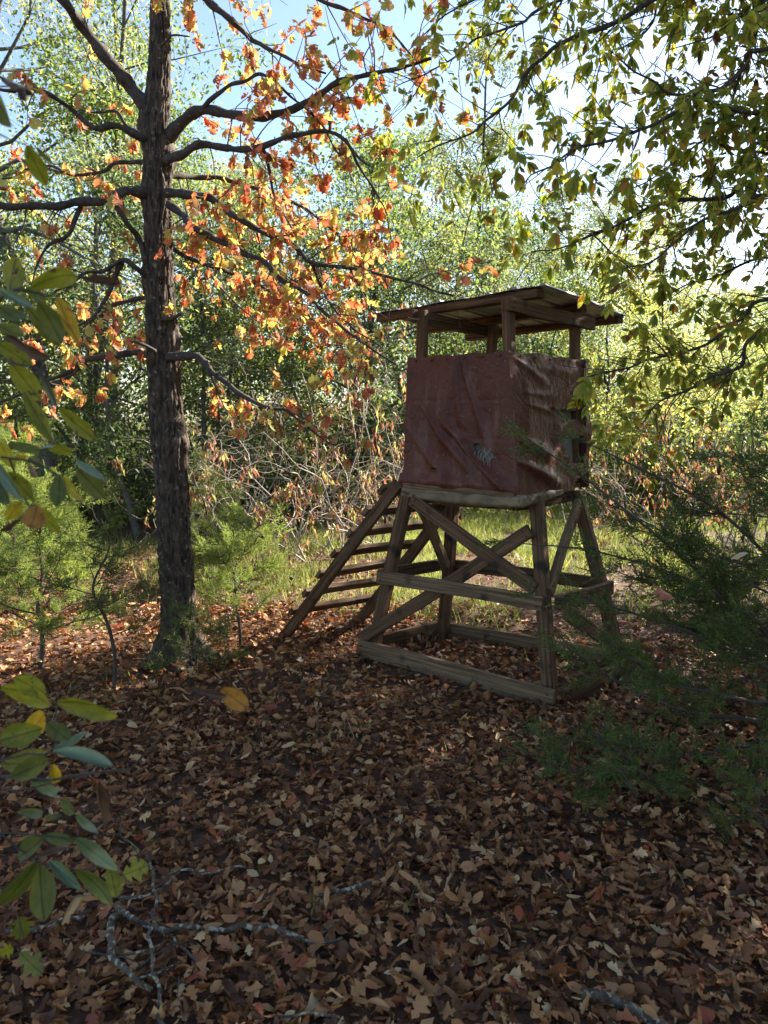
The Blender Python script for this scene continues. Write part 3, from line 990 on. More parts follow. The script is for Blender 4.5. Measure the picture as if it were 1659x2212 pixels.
# limbs: (points px, depth at start, depth at end, width px at start, at end, leaf density)
LIMBS = [
    ([(318, 232), (272, 171), (221, 116), (176, 55), (136, 0), (80, -70), (30, -150)], 4.83, 4.5, 32, 16, .5),
    ([(320, 300), (296, 294), (252, 274), (211, 274), (161, 242), (131, 221), (70, 196), (0, 196), (-90, 170)], 4.80, 4.4, 18, 6, .35),
    ([(310, 296), (272, 266), (252, 242), (216, 244), (171, 236)], 4.85, 4.95, 11, 4, .5),
    ([(320, 418), (290, 412), (267, 410), (227, 433), (171, 443), (121, 446), (76, 443), (0, 438), (-90, 420)], 4.80, 4.35, 24, 13, .9),
    ([(176, 446), (141, 508), (101, 534), (70, 600), (60, 650)], 4.58, 4.5, 11, 3, .6),
    ([(244, 430), (272, 478), (297, 513), (312, 560), (320, 590)], 4.66, 4.80, 11, 12, .2),
    ([(318, 596), (290, 577), (262, 564), (217, 584), (170, 606), (120, 628)], 4.78, 4.55, 15, 4, .5),
    ([(262, 566), (250, 600), (237, 634), (210, 675), (180, 708)], 4.74, 4.7, 14, 5, .8),
    ([(330, 768), (300, 765), (251, 765), (202, 773), (154, 802), (109, 826), (60, 850), (0, 868)], 4.80, 5.2, 18, 5, .7),
    ([(335, 758), (308, 745), (279, 737)], 4.68, 4.55, 9, 4, .1),
    ([(360, 300), (376, 282), (418, 247), (463, 237), (544, 257), (629, 232), (705, 201), (755, 171), (835, 156), (930, 130)], 4.83, 4.3, 30, 7, 1.0),
    ([(440, 232), (465, 205), (493, 181), (529, 176), (559, 159), (584, 171), (629, 217), (695, 272), (730, 322), (760, 390)], 4.65, 4.4, 11, 3, .8),
    ([(360, 346), (390, 332), (428, 312), (493, 320), (564, 317), (639, 292), (715, 279), (755, 318), (800, 362)], 4.75, 4.2, 22, 5, .9),
    ([(712, 281), (718, 240), (730, 214), (758, 208)], 4.27, 4.35, 6, 3, .5),
    ([(745, 300), (780, 370), (820, 440), (850, 520)], 4.25, 4.3, 8, 2.5, 1.2),
    ([(568, 320), (582, 375), (590, 420), (615, 470), (640, 510)], 4.5, 4.6, 9, 3, 1.0),
    ([(360, 416), (395, 418), (428, 423), (468, 438), (513, 468), (579, 501), (634, 529), (670, 564), (755, 579), (835, 599), (930, 628), (980, 640)], 4.75, 4.3, 21, 4, 1.7),
    ([(672, 566), (690, 620), (720, 670), (770, 720), (830, 750)], 4.5, 4.45, 8, 2.5, 1.3),
    ([(362, 440), (395, 465), (428, 493), (493, 534), (564, 564), (619, 609), (680, 650), (730, 700), (790, 745), (850, 790)], 4.75, 4.15, 18, 4, 1.6),
    ([(620, 610), (625, 650), (635, 700)], 4.4, 4.4, 6, 2, .8),
    ([(420, 490), (440, 560), (470, 620), (520, 670), (560, 700)], 4.7, 4.75, 7, 2, 1.2),
    ([(365, 772), (395, 769), (425, 769), (454, 802), (502, 834), (543, 862), (583, 883), (624, 891), (672, 923), (720, 960)], 4.75, 4.4, 22, 3, .95),
    ([(450, 800), (470, 840), (490, 900)], 4.65, 4.65, 7, 2, .9),
    ([(352, -130), (390, -60), (443, 0), (483, 30), (524, 65), (569, 101), (629, 131), (700, 160)], 4.83, 4.5, 24, 4, 1.0),
    ([(350, -180), (430, -160), (530, -100), (640, -40), (740, 20), (830, 60), (900, 130)], 4.83, 4.6, 22, 3, 1.0),
    ([(350, -250), (250, -300), (150, -330)], 4.83, 4.9, 20, 5, .8),
    ([(350, -300), (450, -380), (600, -400), (760, -350)], 4.83, 5.3, 20, 4, 1.0),
    ([(346, 100), (375, 84), (410, 82)], 4.7, 4.6, 7, 3, .2),
    ([(350, 520), (420, 560), (520, 600), (600, 640), (690, 700), (760, 780)], 4.95, 5.7, 12, 3, 1.7),
    ([(350, 380), (430, 380), (540, 400), (640, 440), (720, 500), (800, 560)], 4.95, 5.8, 14, 3, 1.5),
    ([(350, 690), (378, 688), (396, 676)], 4.75, 4.7, 10, 5, .1),
    ([(350, 640), (270, 650), (200, 690), (110, 730), (20, 740)], 4.95, 5.6, 12, 3, .8),
    ([(350, 350), (270, 350), (180, 380), (90, 360), (0, 390)], 4.95, 5.6, 12, 3, .8),
]
OAKT = [(v * np.array((1.35, 1, 1.2)), f) for v, f in [leaf_tpl(OAK, .12, .6, 1.0, .3, .12, .25, 1), leaf_tpl(OAK, .35, 1.6, .7, -.5, .15, .25, 2), leaf_tpl(OAK2, .5, 1.2, 1.6, .6, .15, .22, 3),
        leaf_tpl(OAK, -.3, -1.4, -1.0, .2, .15, .25, 4), leaf_tpl(OAK2, .2, 2.4, .5, -.8, .2, .25, 5), leaf_tpl(OAK, .6, 3.0, 1.2, .4, .2, .2, 6)]]
rg = np.random.default_rng(21)
twigs = Acc()
lp, ld, lsz = [], [], []
for pts, d0, d1, w0, w1, dens in LIMBS:
    n = len(pts)
    P3, rr = [], []
    for i, (x, y) in enumerate(pts):
        f = i / (n - 1)
        Y = d0 + (d1 - d0) * f + (rg.uniform(-.05, .05) if 0 < i < n - 1 else 0)
        p = at(x, y, Y)
        P3.append(p)
        rr.append((w0 + (w1 - w0) * f ** .8) / 2 / FPX * proj(p)[2][0])
    Pr, Rr = resample(P3, rr, .022)
    wob = np.stack([vnoise(np.stack([np.arange(len(Pr)) * .16, np.full(len(Pr), c * 9.3 + d0), np.full(len(Pr), w0)], 1), 50 + c) - .5 for c in range(3)], 1)
    fade = np.minimum(1, np.minimum(np.arange(len(Pr)), 6) / 6)[:, None]
    Pr = Pr + wob * .035 * fade
    V, F = tube(Pr, Rr * (1 + .12 * np.sin(np.arange(len(Pr)) * .9 + w0)), 14, .16, int(w0), 55)
    obj('branch', V - oak_c, F, M_BRANCH, oak)
    L = len(Pr) * .022
    nt_ = int(L * 15 * max(.35, dens))
    for _ in range(nt_):
        f = rg.uniform(.10 if len(pts) > 4 else .3, 1)
        i0 = min(len(Pr) - 2, int(f * (len(Pr) - 1)))
        tang = norm(Pr[i0 + 1] - Pr[i0])
        side = norm(np.cross(tang, rg.normal(size=3)))
        dr = norm(side * .9 + tang * .5 + np.array((0, 0, rg.uniform(-.6, .35))))
        ln = rg.uniform(.10, .48) * (1.1 if dens > .8 else .8)
        q = [Pr[i0]]
        dd = dr
        for sgm in range(4):
            dd = norm(dd + rg.normal(size=3) * .28 + np.array((0, 0, -.14)))
            q.append(q[-1] + dd * ln / 4)
        r0 = min(Rr[i0] * .5, .0045)
        Q, qr = resample(q, [r0, r0 * .8, r0 * .6, r0 * .45, r0 * .3], .05)
        twigs.add(*tube(Q, np.maximum(qr, .0011), 4, cap=False))
        if rg.random() > .35 + .5 * min(1, dens):
            continue
        for cl in range(rg.integers(2, 5)):
            ci = rg.integers(len(Q) // 3, len(Q))
            nl = rg.integers(2, 6) if dens > .5 else rg.integers(1, 4)
            c0 = Q[ci] if cl else Q[-1]
            for _l in range(nl):
                lp.append(c0 + rg.normal(size=3) * .012)
                ld.append(np.array((0, 0, -.8)) + rg.normal(size=3) * .55 + dd * .35)
                lsz.append(rg.uniform(.045, .085))
lp, ld, lsz = np.array(lp), np.array(ld), np.array(lsz)
px_, py_, pd_ = proj(lp)
clear = ~((px_ > 800) & (px_ < 1300) & (py_ > 600) & (py_ < 1120) & (pd_ < 5.3))
lp, ld, lsz = lp[clear], ld[clear], lsz[clear]
ln_ = rand_dirs(len(lp), rg)
pick = rg.integers(0, len(OAKT), len(lp))
px_, py_, pd_ = proj(lp)
vis = (px_ > 0) & (px_ < 1659) & (py_ > 0) & (py_ < 2212)
score = np.where(vis, lsz / pd_, 0)
order = np.argsort(-score)
big, rest = order[:300], order[300:]
place_parts('leaf', OAKT, [M_OAKLEAF], lp[big], ld[big], ln_[big], lsz[big], pick[big], oak, oak_c)
scatter(OAKT, lp[rest], ld[rest], ln_[rest], lsz[rest], rg, pick[rest]).build('foliage', M_OAKLEAF, oak, kind='stuff', origin=oak_c)
twigs.build('twigs', M_TWIG, oak, kind='stuff', origin=oak_c)
print('oak leaves', len(lp))

# ------------------------------------------------------------------ generic tree growing
DIA = (np.array(((0, 0, 0), (-.30, .45, .08), (.30, .45, .08), (0, 1, -.05))), np.array(((0, 2, 3), (0, 3, 1))))
DIA2 = (np.array(((0, 0, 0), (-.22, .40, .10), (.24, .55, .02), (0, 1, .10))), np.array(((0, 2, 3), (0, 3, 1))))
NARR = (np.array(((0, 0, 0), (-.13, .45, .04), (.13, .45, .04), (0, 1, -.05))), np.array(((0, 2, 3), (0, 3, 1))))


def grow(seed, h, tr, base, cr, limbs, leaves, lsize, tpls=(DIA, DIA2), sig=.20, lean=.3, up=.6, shape=1.0, multi=1):
    """returns (trunk arrays, crown arrays)"""
    g = np.random.default_rng(seed)
    wood = Acc()
    att = []
    for st in range(multi):
        n = 9
        P = [np.zeros(3)]
        d = norm(np.array((g.normal() * lean * (2 if multi > 1 else .3), g.normal() * lean * (2 if multi > 1 else .3), 1.0)))
        for i in range(n):
            d = norm(d + g.normal(size=3) * .09 * lean * 3 + np.array((0, 0, .06)))
            P.append(P[-1] + d * h / n)
        P = np.array(P)
        P[0, 2] = -.1
        rad = tr * (1 - np.linspace(0, 1, n + 1) * .88)
        rad[0] *= 1.35
        Q, q = resample(P, rad, h / 24)
        wood.add(*tube(Q, q, 8, .12, seed, 6))
        for li in range(limbs):
            f = base + (1 - base) * (li + g.uniform(0, 1)) / limbs
            i0 = min(len(Q) - 1, int(f * (len(Q) - 1)))
            az = li * 2.4 + g.uniform(-.5, .5)
            rel = (f - base) / (1 - base)
            ln = cr * (math.sin(math.pi * (.18 + .74 * rel ** shape)) + .12) * g.uniform(.7, 1.15)
            dd = norm(np.array((math.cos(az), math.sin(az), up * (0.5 + rel) + g.uniform(-.2, .2))))
            lpp = [Q[i0]]
            for s_ in range(4):
                dd = norm(dd + g.normal(size=3) * .2 + np.array((0, 0, -.03)))
                lpp.append(lpp[-1] + dd * ln / 4)
            r0 = max(.006, q[i0] * .45)
            LQ, lr = resample(lpp, np.linspace(r0, r0 * .2, 5), ln / 8)
            wood.add(*tube(LQ, lr, 5, cap=False))
            for s_ in range(5):
                j = g.integers(2, len(LQ))
                sd_ = norm(dd + rand_dirs(1, g)[0] * 1.1)
                sl = ln * g.uniform(.25, .5)
                e = LQ[j] + sd_ * sl * .5
                e2 = e + norm(sd_ + rand_dirs(1, g)[0] * .5) * sl * .5
                wood.add(*tube([LQ[j], e, e2], [max(.003, lr[j] * .5), .004, .002], 3, cap=False))
                att += [e, (e + e2) / 2, e2, e2]
            att += [LQ[-1], LQ[-2]]
    att = np.array(att)
    wgt = g.uniform(.2, 1, len(att)) ** 1.5
    idx = g.choice(len(att), leaves, p=wgt / wgt.sum())
    pos = att[idx] + g.normal(size=(leaves, 3)) * sig * np.array((1, 1, .75))
    pos[:, 2] = np.maximum(pos[:, 2], .05)
    dr = rand_dirs(leaves, g) + np.array((0, 0, -.35))
    nr_ = rand_dirs(leaves, g) + np.array((0, 0, .8))
    crown = scatter(list(tpls), pos, dr, nr_, g.uniform(.7, 1.3, leaves) * lsize, g)
    return wood.data(), crown.data()


VAR = {
    'tall': [grow(101, 11.5, .13, .22, 2.0, 26, 9000, .085, lean=.25, up=.9), grow(102, 10.5, .12, .18, 1.8, 26, 9000, .085, lean=.3, up=.9), grow(103, 12.5, .15, .28, 2.3, 26, 10000, .085, lean=.25, up=.8)],
    'pole': [grow(104, 11.0, .085, .48, 1.7, 20, 7500, .085, lean=.35, up=.9), grow(105, 9.5, .07, .50, 1.5, 18, 6500, .085, lean=.45, up=.9)],
    'round': [grow(111, 8.0, .13, .20, 2.6, 22, 10000, .090, lean=.3, up=.6), grow(112, 7.0, .11, .15, 2.4, 22, 10000, .090, lean=.4, up=.6)],
    'willow': [grow(121, 13.0, .13, .16, 2.8, 30, 15000, .075, tpls=(NARR,), lean=.3, up=.7, sig=.26)],
    'young': [grow(131, 4.2, .04, .15, 1.2, 16, 4500, .070, lean=.4, up=.7, sig=.15), grow(132, 3.4, .035, .10, 1.2, 16, 4500, .070, lean=.5, up=.6, sig=.16), grow(133, 5.0, .05, .2, 1.3, 18, 5000, .075, lean=.4, up=.7, sig=.16)],
    'shrub': [grow(141, 1.7, .016, .12, .75, 9, 2400, .060, lean=.35, up=.7, sig=.12, multi=4), grow(142, 1.3, .014, .10, .65, 8, 2200, .055, lean=.4, up=.6, sig=.12, multi=4)],
    'shade': [grow(151, 10.0, .15, .10, 3.2, 30, 15000, .13, lean=.2, up=.6, sig=.3), grow(152, 9.0, .14, .08, 3.0, 30, 15000, .13, lean=.2, up=.5, sig=.3)],
}
VM = {}
for kk, lst in VAR.items():
    VM[kk] = [(fast_mesh(kk + '_trunk', *wd, M_GREYBARK), fast_mesh(kk + '_crown', *cr, FOL['green'], smooth=False)) for wd, cr in lst]


def plant(name, kind, vi, x, y, colr, label, cat, group=None, sc=1.0, rz=None, crown='crown'):
    z = float(ground_z(np.array([x]), np.array([y]))[0])
    t = thing(name, label, cat, (x, y, z), group, rz if rz is not None else random.uniform(0, 6.28))
    t.scale = (sc, sc, sc * random.uniform(.92, 1.08))
    tm, cm = VM[kind][vi % len(VM[kind])]
    link('trunk', tm, t)
    c = link(crown, cm, t)
    c.material_slots[0].link = 'OBJECT'
    c.material_slots[0].material = FOL[colr]
    return t


# the wood behind the clearing
GB = 'trees of the wood behind the clearing'
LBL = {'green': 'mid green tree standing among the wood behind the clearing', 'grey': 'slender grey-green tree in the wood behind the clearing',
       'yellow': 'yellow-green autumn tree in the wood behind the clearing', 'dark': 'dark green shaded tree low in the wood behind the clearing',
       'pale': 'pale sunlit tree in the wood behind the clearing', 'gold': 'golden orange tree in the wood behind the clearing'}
BACK = [
    # kind, variant, x, y, colour, scale
    ('willow', 0, -4.6, 10.2, 'pale', 1.0), ('willow', 0, -7.4, 13.0, 'pale', 1.05), ('willow', 0, -2.9, 14.5, 'pale', .58),
    ('tall', 0, -6.0, 17.0, 'grey', 1.0), ('tall', 1, -3.2, 19.0, 'grey', .72), ('round', 0, -1.2, 15.5, 'green', .9),
    ('tall', 2, .6, 20.5, 'grey', .68), ('tall', 0, 2.2, 18.5, 'grey', .84), ('round', 1, -.2, 13.2, 'green', .85),
    ('tall', 1, 3.6, 21.5, 'yellow', .88), ('round', 0, 1.7, 15.2, 'dark', .72), ('round', 1, 3.3, 17.0, 'grey', .8),
    ('tall', 2, 5.4, 24.0, 'grey', .80), ('round', 0, 5.0, 19.2, 'yellow', .75), ('round', 1, 7.0, 22.0, 'yellow', .78),
    ('tall', 0, 8.6, 26.0, 'grey', .68), ('round', 0, 9.6, 23.0, 'pale', .72), ('round', 1, 11.5, 24.0, 'yellow', .8), ('round', 0, 13.4, 25.5, 'green', .8),
    ('tall', 1, -9.0, 21.0, 'green', 1.0), ('round', 1, -5.2, 13.4, 'green', .95), ('round', 0, -8.6, 15.8, 'yellow', .9),
    ('round', 1, -3.4, 12.2, 'grey', .78), ('tall', 2, -12.0, 22.0, 'grey', 1.0), ('round', 0, -11.0, 18.0, 'green', 1.0),
    ('tall', 0, -1.0, 25.0, 'grey', .78), ('tall', 1, 2.0, 27.0, 'green', .9), ('round', 0, 6.4, 28.0, 'green', .95),
    ('pole', 0, .95, 13.6, 'grey', .60), ('pole', 1, 1.35, 15.2, 'grey', .80), ('pole', 1, 5.7, 13.8, 'yellow', .62), ('pole', 0, -2.7, 11.2, 'green', .50), ('pole', 1, -.75, 11.4, 'grey', .50), ('pole', 0, -5.0, 12.2, 'green', 1.0), ('pole', 1, .1, 14.5, 'yellow', .60), ('pole', 1, 3.0, 15.5, 'grey', .66),
    ('round', 1, 10.8, 30.0, 'green', .85), ('round', 0, 15.0, 30.0, 'yellow', .9),
]
for kind, vi, x, y, c, sc in BACK:
    plant('woodland_tree', kind, vi, x, y, c, LBL[c], 'tree', GB, sc)

GU = 'young trees at the edge of the clearing'
LBU = {'green': 'leafy young tree at the far edge of the clearing', 'grey': 'grey-green young tree at the far edge of the clearing', 'yellow': 'yellow-leaved young tree at the far edge of the clearing',
       'dark': 'dark leafy young tree in the shade at the far edge of the clearing', 'pale': 'pale green young tree at the far edge of the clearing', 'gold': 'orange-leaved young tree at the far edge of the clearing'}
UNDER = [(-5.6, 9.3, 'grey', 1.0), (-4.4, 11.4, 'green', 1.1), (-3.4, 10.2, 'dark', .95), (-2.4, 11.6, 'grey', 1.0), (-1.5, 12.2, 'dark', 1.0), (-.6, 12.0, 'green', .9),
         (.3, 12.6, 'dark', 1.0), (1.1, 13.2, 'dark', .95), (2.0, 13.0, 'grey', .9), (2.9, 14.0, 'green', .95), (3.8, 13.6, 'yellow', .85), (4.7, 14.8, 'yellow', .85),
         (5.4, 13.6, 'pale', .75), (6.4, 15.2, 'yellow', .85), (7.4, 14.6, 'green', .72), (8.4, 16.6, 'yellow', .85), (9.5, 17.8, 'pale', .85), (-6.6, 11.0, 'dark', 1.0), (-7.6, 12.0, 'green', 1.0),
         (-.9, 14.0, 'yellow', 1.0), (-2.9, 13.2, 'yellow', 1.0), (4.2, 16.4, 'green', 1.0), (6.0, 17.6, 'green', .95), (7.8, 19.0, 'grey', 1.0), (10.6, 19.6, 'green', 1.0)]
for i, (x, y, c, sc) in enumerate(UNDER):
    plant('young_tree', 'young', i, x, y, c, LBU[c], 'tree', GU, sc)
GS = 'low leafy shrubs along the edge of the clearing'
LBS = {'green': 'low green shrub along the edge of the clearing', 'dark': 'low dark shrub in shade along the edge of the clearing', 'grey': 'low grey-green shrub along the edge of the clearing', 'yellow': 'low yellow-green shrub along the edge of the clearing', 'pale': 'low pale sunlit shrub along the edge of the clearing'}
rs = np.random.default_rng(77)
for i in range(34):
    x = rs.uniform(-7.5, 8.5)
    y = 11.0 + rs.uniform(0, 2.6) + (1.0 if x > 1 else 0) + max(0, x - 4) * .35
    c = ['green', 'dark', 'grey', 'dark', 'yellow'][i % 5]
    plant('shrub', 'shrub', i, x, y, c, LBS[c], 'shrub', GS, rs.uniform(.8, 1.25), crown='foliage')

# far wood reading as one mass
nfw = 90000
fx = rs.uniform(-34, 34, nfw)
fy = rs.uniform(33, 44, nfw)
top = 3.5 + 5.5 * vnoise(np.stack([fx * .28, fy * .1, fx * 0], 1), 81) + 1.5 * vnoise(np.stack([fx * 1.1, fy * .3, fx * 0], 1), 82)
fz = top * rs.random(nfw) ** .8
clm = vnoise(np.stack([fx * .9, fy * .5, fz * 1.1], 1), 83)
keepf = clm + .25 * (1 - fz / top) > .42
fp = np.stack([fx, fy, fz], 1)[keepf]
fw = scatter([DIA, DIA2], fp, rand_dirs(len(fp), rs), rand_dirs(len(fp), rs), rs.uniform(.14, .26, len(fp)), rs)
# undergrowth under the trees, too dense to count
nu_ = 60000
ux_ = rs.uniform(-12, 14, nu_)
uy_ = rs.uniform(12.2, 24, nu_) + np.maximum(0, ux_ - 3) * .3
uh = .2 + 1.9 * np.clip(vnoise(np.stack([ux_ * .8, uy_ * .8, ux_ * 0], 1), 84) - .15, 0, 1)
uz_ = uh * rs.random(nu_)
up_ = np.stack([ux_, uy_, uz_], 1)
ug = scatter([DIA, DIA2], up_, rand_dirs(nu_, rs), rand_dirs(nu_, rs) + np.array((0, 0, .6)), rs.uniform(.06, .12, nu_), rs).build('undergrowth', FOL['green'], None, kind='stuff', smooth=False)
ug['label'] = 'low leafy undergrowth beneath the trees of the wood'
ug['category'] = 'undergrowth'
fo = fw.build('far_wood', FOL['grey'], None, kind='stuff', smooth=False)
fo['label'] = 'hazy far trees filling the gaps at the back of the wood'
fo['category'] = 'woodland'

# shade trees on the sun side, beyond the right edge of the picture
GR = 'trees beyond the right edge of the view'
for i, (t_, o_, sc) in enumerate(((11.0, -.75, 1.08), (10.5, 1.8, 1.05), (9.5, 3.6, 1.0), (14.5, -.9, 1.2), (14.5, .6, 1.25), (13.5, 3.0, 1.15), (8.3, -2.35, .60))):
    x = math.sin(R(SUN_AZ)) * t_ + math.cos(R(SUN_AZ)) * o_
    y = math.cos(R(SUN_AZ)) * t_ - math.sin(R(SUN_AZ)) * o_
    plant('shade_tree', 'shade', i, x, y, 'green', 'dense green tree shading the ground from beside the blind', 'tree', GR, sc)

# ------------------------------------------------------------------ hickory overhanging from the right
hk_c = np.array((4.5, 4.7, 0.0))
hick = thing('hickory_tree', 'hickory whose thin branches of drooping yellow-green leaves arch over the blind', 'tree', tuple(hk_c))
rg = np.random.default_rng(33)
hp = [(4.5, 4.7, -.1), (4.45, 4.7, 1.0), (4.5, 4.65, 2.2), (4.42, 4.7, 3.4), (4.5, 4.75, 4.8), (4.4, 4.7, 6.2), (4.5, 4.8, 7.6)]
Q, q = resample(hp, [.15, .12, .11, .10, .08, .06, .02], .06)
obj('trunk', *(lambda V, F: (V - hk_c, F))(*tube(Q, q, 20, .12, 5, 25)), M_BARK, hick)


def hroot(z):
    i = int(np.argmin(abs(Q[:, 2] - z)))
    return Q[i]


HL = [
    ([(1659, 246), (1579, 231), (1504, 206), (1433, 191), (1368, 151), (1330, 120)], 4.0, 3.9, 9, 2.5, 3.0),
    ([(1659, 105), (1609, 146), (1559, 191), (1499, 211), (1428, 261), (1353, 291), (1298, 306), (1227, 327), (1177, 362), (1147, 382), (1120, 420)], 3.9, 3.8, 11, 2.5, 3.6),
    ([(1659, 392), (1569, 422), (1469, 437), (1403, 447), (1328, 487), (1278, 512), (1207, 537), (1150, 545)], 4.2, 4.3, 11, 2.5, 2.6),
    ([(1660, -90), (1540, -50), (1413, 0), (1328, 45), (1253, 75), (1202, 95), (1167, 126), (1127, 166), (1097, 216), (1042, 261), (1016, 286), (951, 306), (901, 337)], 4.3, 3.9, 14, 2.5, 4.5),
    ([(1420, -80), (1300, -50), (1202, 0), (1152, 30), (1107, 50), (1037, 80), (991, 111), (956, 136), (900, 170), (850, 190)], 4.3, 4.1, 9, 2, 5.0),
    ([(1680, 425), (1599, 442), (1529, 472), (1468, 517), (1403, 568), (1353, 583), (1320, 610)], 3.8, 3.8, 8, 2, 2.6),
    ([(1680, 645), (1609, 683), (1569, 713), (1500, 750), (1421, 774), (1356, 795), (1316, 805), (1275, 815), (1255, 823)], 4.0, 4.2, 9, 2, 2.2),
    ([(1665, 720), (1600, 790), (1540, 810), (1470, 850), (1420, 870), (1395, 905), (1370, 935)], 3.9, 4.1, 9, 2, 2.0),
    ([(1649, -40), (1645, 20), (1599, 151), (1570, 240), (1520, 330)], 4.1, 4.2, 8, 2, 4.0),
    ([(1599, 320), (1530, 300), (1470, 340), (1400, 390), (1330, 420)], 4.2, 4.3, 6, 2, 2.8),
    ([(1500, -120), (1430, -20), (1400, 60), (1310, 130), (1290, 190)], 4.6, 4.6, 7, 2, 5.0),
    ([(1042, 262), (1050, 330), (1062, 390), (1055, 430)], 3.95, 3.9, 5, 2, 3.0),
    ([(1700, 560), (1630, 560), (1560, 590), (1500, 610), (1440, 640), (1400, 660)], 4.4, 4.6, 7, 2, 2.4),
    ([(1278, 512), (1330, 555), (1380, 600), (1390, 640)], 4.3, 4.2, 4, 2, 2.4),
    ([(1680, 20), (1600, 40), (1520, 90), (1450, 110)], 4.4, 4.2, 8, 2, 4.2),
    ([(1250, -60), (1130, -40), (1010, 10), (930, 60), (880, 110)], 4.5, 4.6, 6, 2, 5.0),
    ([(1980, 440), (1880, 420), (1790, 410), (1700, 430)], 5.5, 6.6, 9, 3, 3.4),  # deepest branches, out of view, added to shade the tarp's right face
    ([(2050, 330), (1920, 330), (1800, 330), (1690, 350)], 5.7, 7.0, 9, 3, 4.0),
    ([(2000, 520), (1900, 500), (1800, 500), (1720, 520)], 5.3, 6.2, 8, 3, 3.0),
    ([(1680, 300), (1600, 360), (1520, 380), (1450, 400)], 4.1, 4.2, 7, 2, 2.6),
]
LFT = leaf_tpl(ELL, .25, .8, .9, 0, .05, 0, 8)


def compound(seed, droop):
    """five leaflets on a common stalk"""
    g = np.random.default_rng(seed)
    acc = Acc()
    st = []
    for (y0, ang, s) in ((.40, 48, .42), (.40, -48, .42), (.62, 27, .60), (.62, -27, .60), (.66, 0, .68)):
        a = R(ang + g.uniform(-10, 10))
        d = np.array([[math.sin(a), math.cos(a), -droop * g.uniform(.5, 1.2)]])
        n = np.array([[g.uniform(-.3, .3), g.uniform(-.3, .3), 1]])
        acc.add(*scatter([leaf_tpl(ELL, g.uniform(.1, .5), g.uniform(-.5, 1.2), g.uniform(.2, 1.5), g.uniform(-.4, .4), .06, 0, int(g.integers(999)))],
                         np.array([[0, y0, -droop * y0 * .2]]), d, n, s * g.uniform(.85, 1.1), g, np.zeros(1, int)).data())
    V, F = acc.data()
    F = F[0]
    m = len(V)
    V = np.vstack([V, (-.012, 0, 0), (.012, 0, 0), (0, .66, -droop * .13)])
    F = np.vstack([F, (m, m + 1, m + 2)])
    return V, F


HT = [compound(60 + i, dr) for i, dr in enumerate((.2, .5, .9, .4, .7, 1.2))]
twigs = Acc()
lp, ld, lsz = [], [], []
for bi, (pts, d0, d1, w0, w1, zroot) in enumerate(HL):
    n = len(pts)
    P3, rr = [], []
    for i, (x, y) in enumerate(pts):
        f = i / (n - 1)
        p = at(x, y, d0 + (d1 - d0) * f + (rg.uniform(-.06, .06) if i else 0))
        P3.append(p)
        rr.append((w0 + (w1 - w0) * f) / 2 / FPX * proj(p)[2][0])
    if bi not in (11, 13):
        root = hroot(zroot)
        mid = P3[0] * .5 + root * .5 + np.array((0, 0, .08))
        P3 = [root, mid] + P3
        rr = [rr[0] * 1.7, rr[0] * 1.3] + rr
    Pr, Rr = resample(P3, rr, .03)
    wob = np.stack([vnoise(np.stack([np.arange(len(Pr)) * .22, np.full(len(Pr), c * 9.3 + bi), np.full(len(Pr), w0)], 1), 70 + c) - .5 for c in range(3)], 1)
    Pr = Pr + wob * .03
    V, F = tube(Pr, Rr, 8, .12, bi, 60)
    obj('branch', V - hk_c, F, M_BRANCH, hick)
    L = len(Pr) * .03
    for _ in range(int(L * (34 if d1 > 6 else 26))):  # denser leaves on the added shading branches
        i0 = rg.integers(int(len(Pr) * .25), len(Pr) - 1)
        tang = norm(Pr[i0 + 1] - Pr[i0])
        side = norm(np.cross(tang, rg.normal(size=3)))
        dr = norm(side * .8 + tang * .7 + np.array((0, 0, rg.uniform(-.3, .35))))
        ln = rg.uniform(.10, .42)
        qq = [Pr[i0]]
        dd = dr
        for sgm in range(3):
            dd = norm(dd + rg.normal(size=3) * .25)
            qq.append(qq[-1] + dd * ln / 3)
        r0 = min(Rr[i0] * .6, .004)
        Q2, qr = resample(qq, [r0, r0 * .8, r0 * .6, r0 * .5], .06)
        twigs.add(*tube(Q2, np.maximum(qr, .0012), 4, cap=False))
        for c0 in ([Q2[-1], Q2[-1], Q2[len(Q2) // 2]] if rg.random() < .5 else [Q2[-1]]):
            lp.append(c0 + rg.normal(size=3) * .006)
            ld.append(dd * .35 + rg.normal(size=3) * .42 + np.array((0, 0, -.95)))
            lsz.append(rg.uniform(.09, .145))
lp, ld, lsz = np.array(lp), np.array(ld), np.array(lsz)
px_, py_, pd_ = proj(lp)
clear = ~((px_ > 800) & (px_ < 1250) & (py_ > 560) & (py_ < 1200)) & ~((px_ > 1250) & (px_ < 1370) & (py_ > 640) & (py_ < 760))
lp, ld, lsz = lp[clear], ld[clear], lsz[clear]
ln_ = rand_dirs(len(lp), rg) + np.array((0, -.2, .5))
pick = rg.integers(0, len(HT), len(lp))
px_, py_, pd_ = proj(lp)
vis = (px_ > 0) & (px_ < 1659) & (py_ > -20) & (py_ < 2212)
order = np.argsort(-np.where(vis, lsz / pd_, 0))
big, rest = order[:300], order[300:]
place_parts('leaf', HT, [M_HICK], lp[big], ld[big], ln_[big], lsz[big], pick[big], hick, hk_c)
if len(rest):
    scatter(HT, lp[rest], ld[rest], ln_[rest], lsz[rest], rg, pick[rest]).build('foliage', M_HICK, hick, kind='stuff', origin=hk_c)
twigs.build('twigs', M_TWIG, hick, kind='stuff', origin=hk_c)
print('hickory leaves', len(lp))

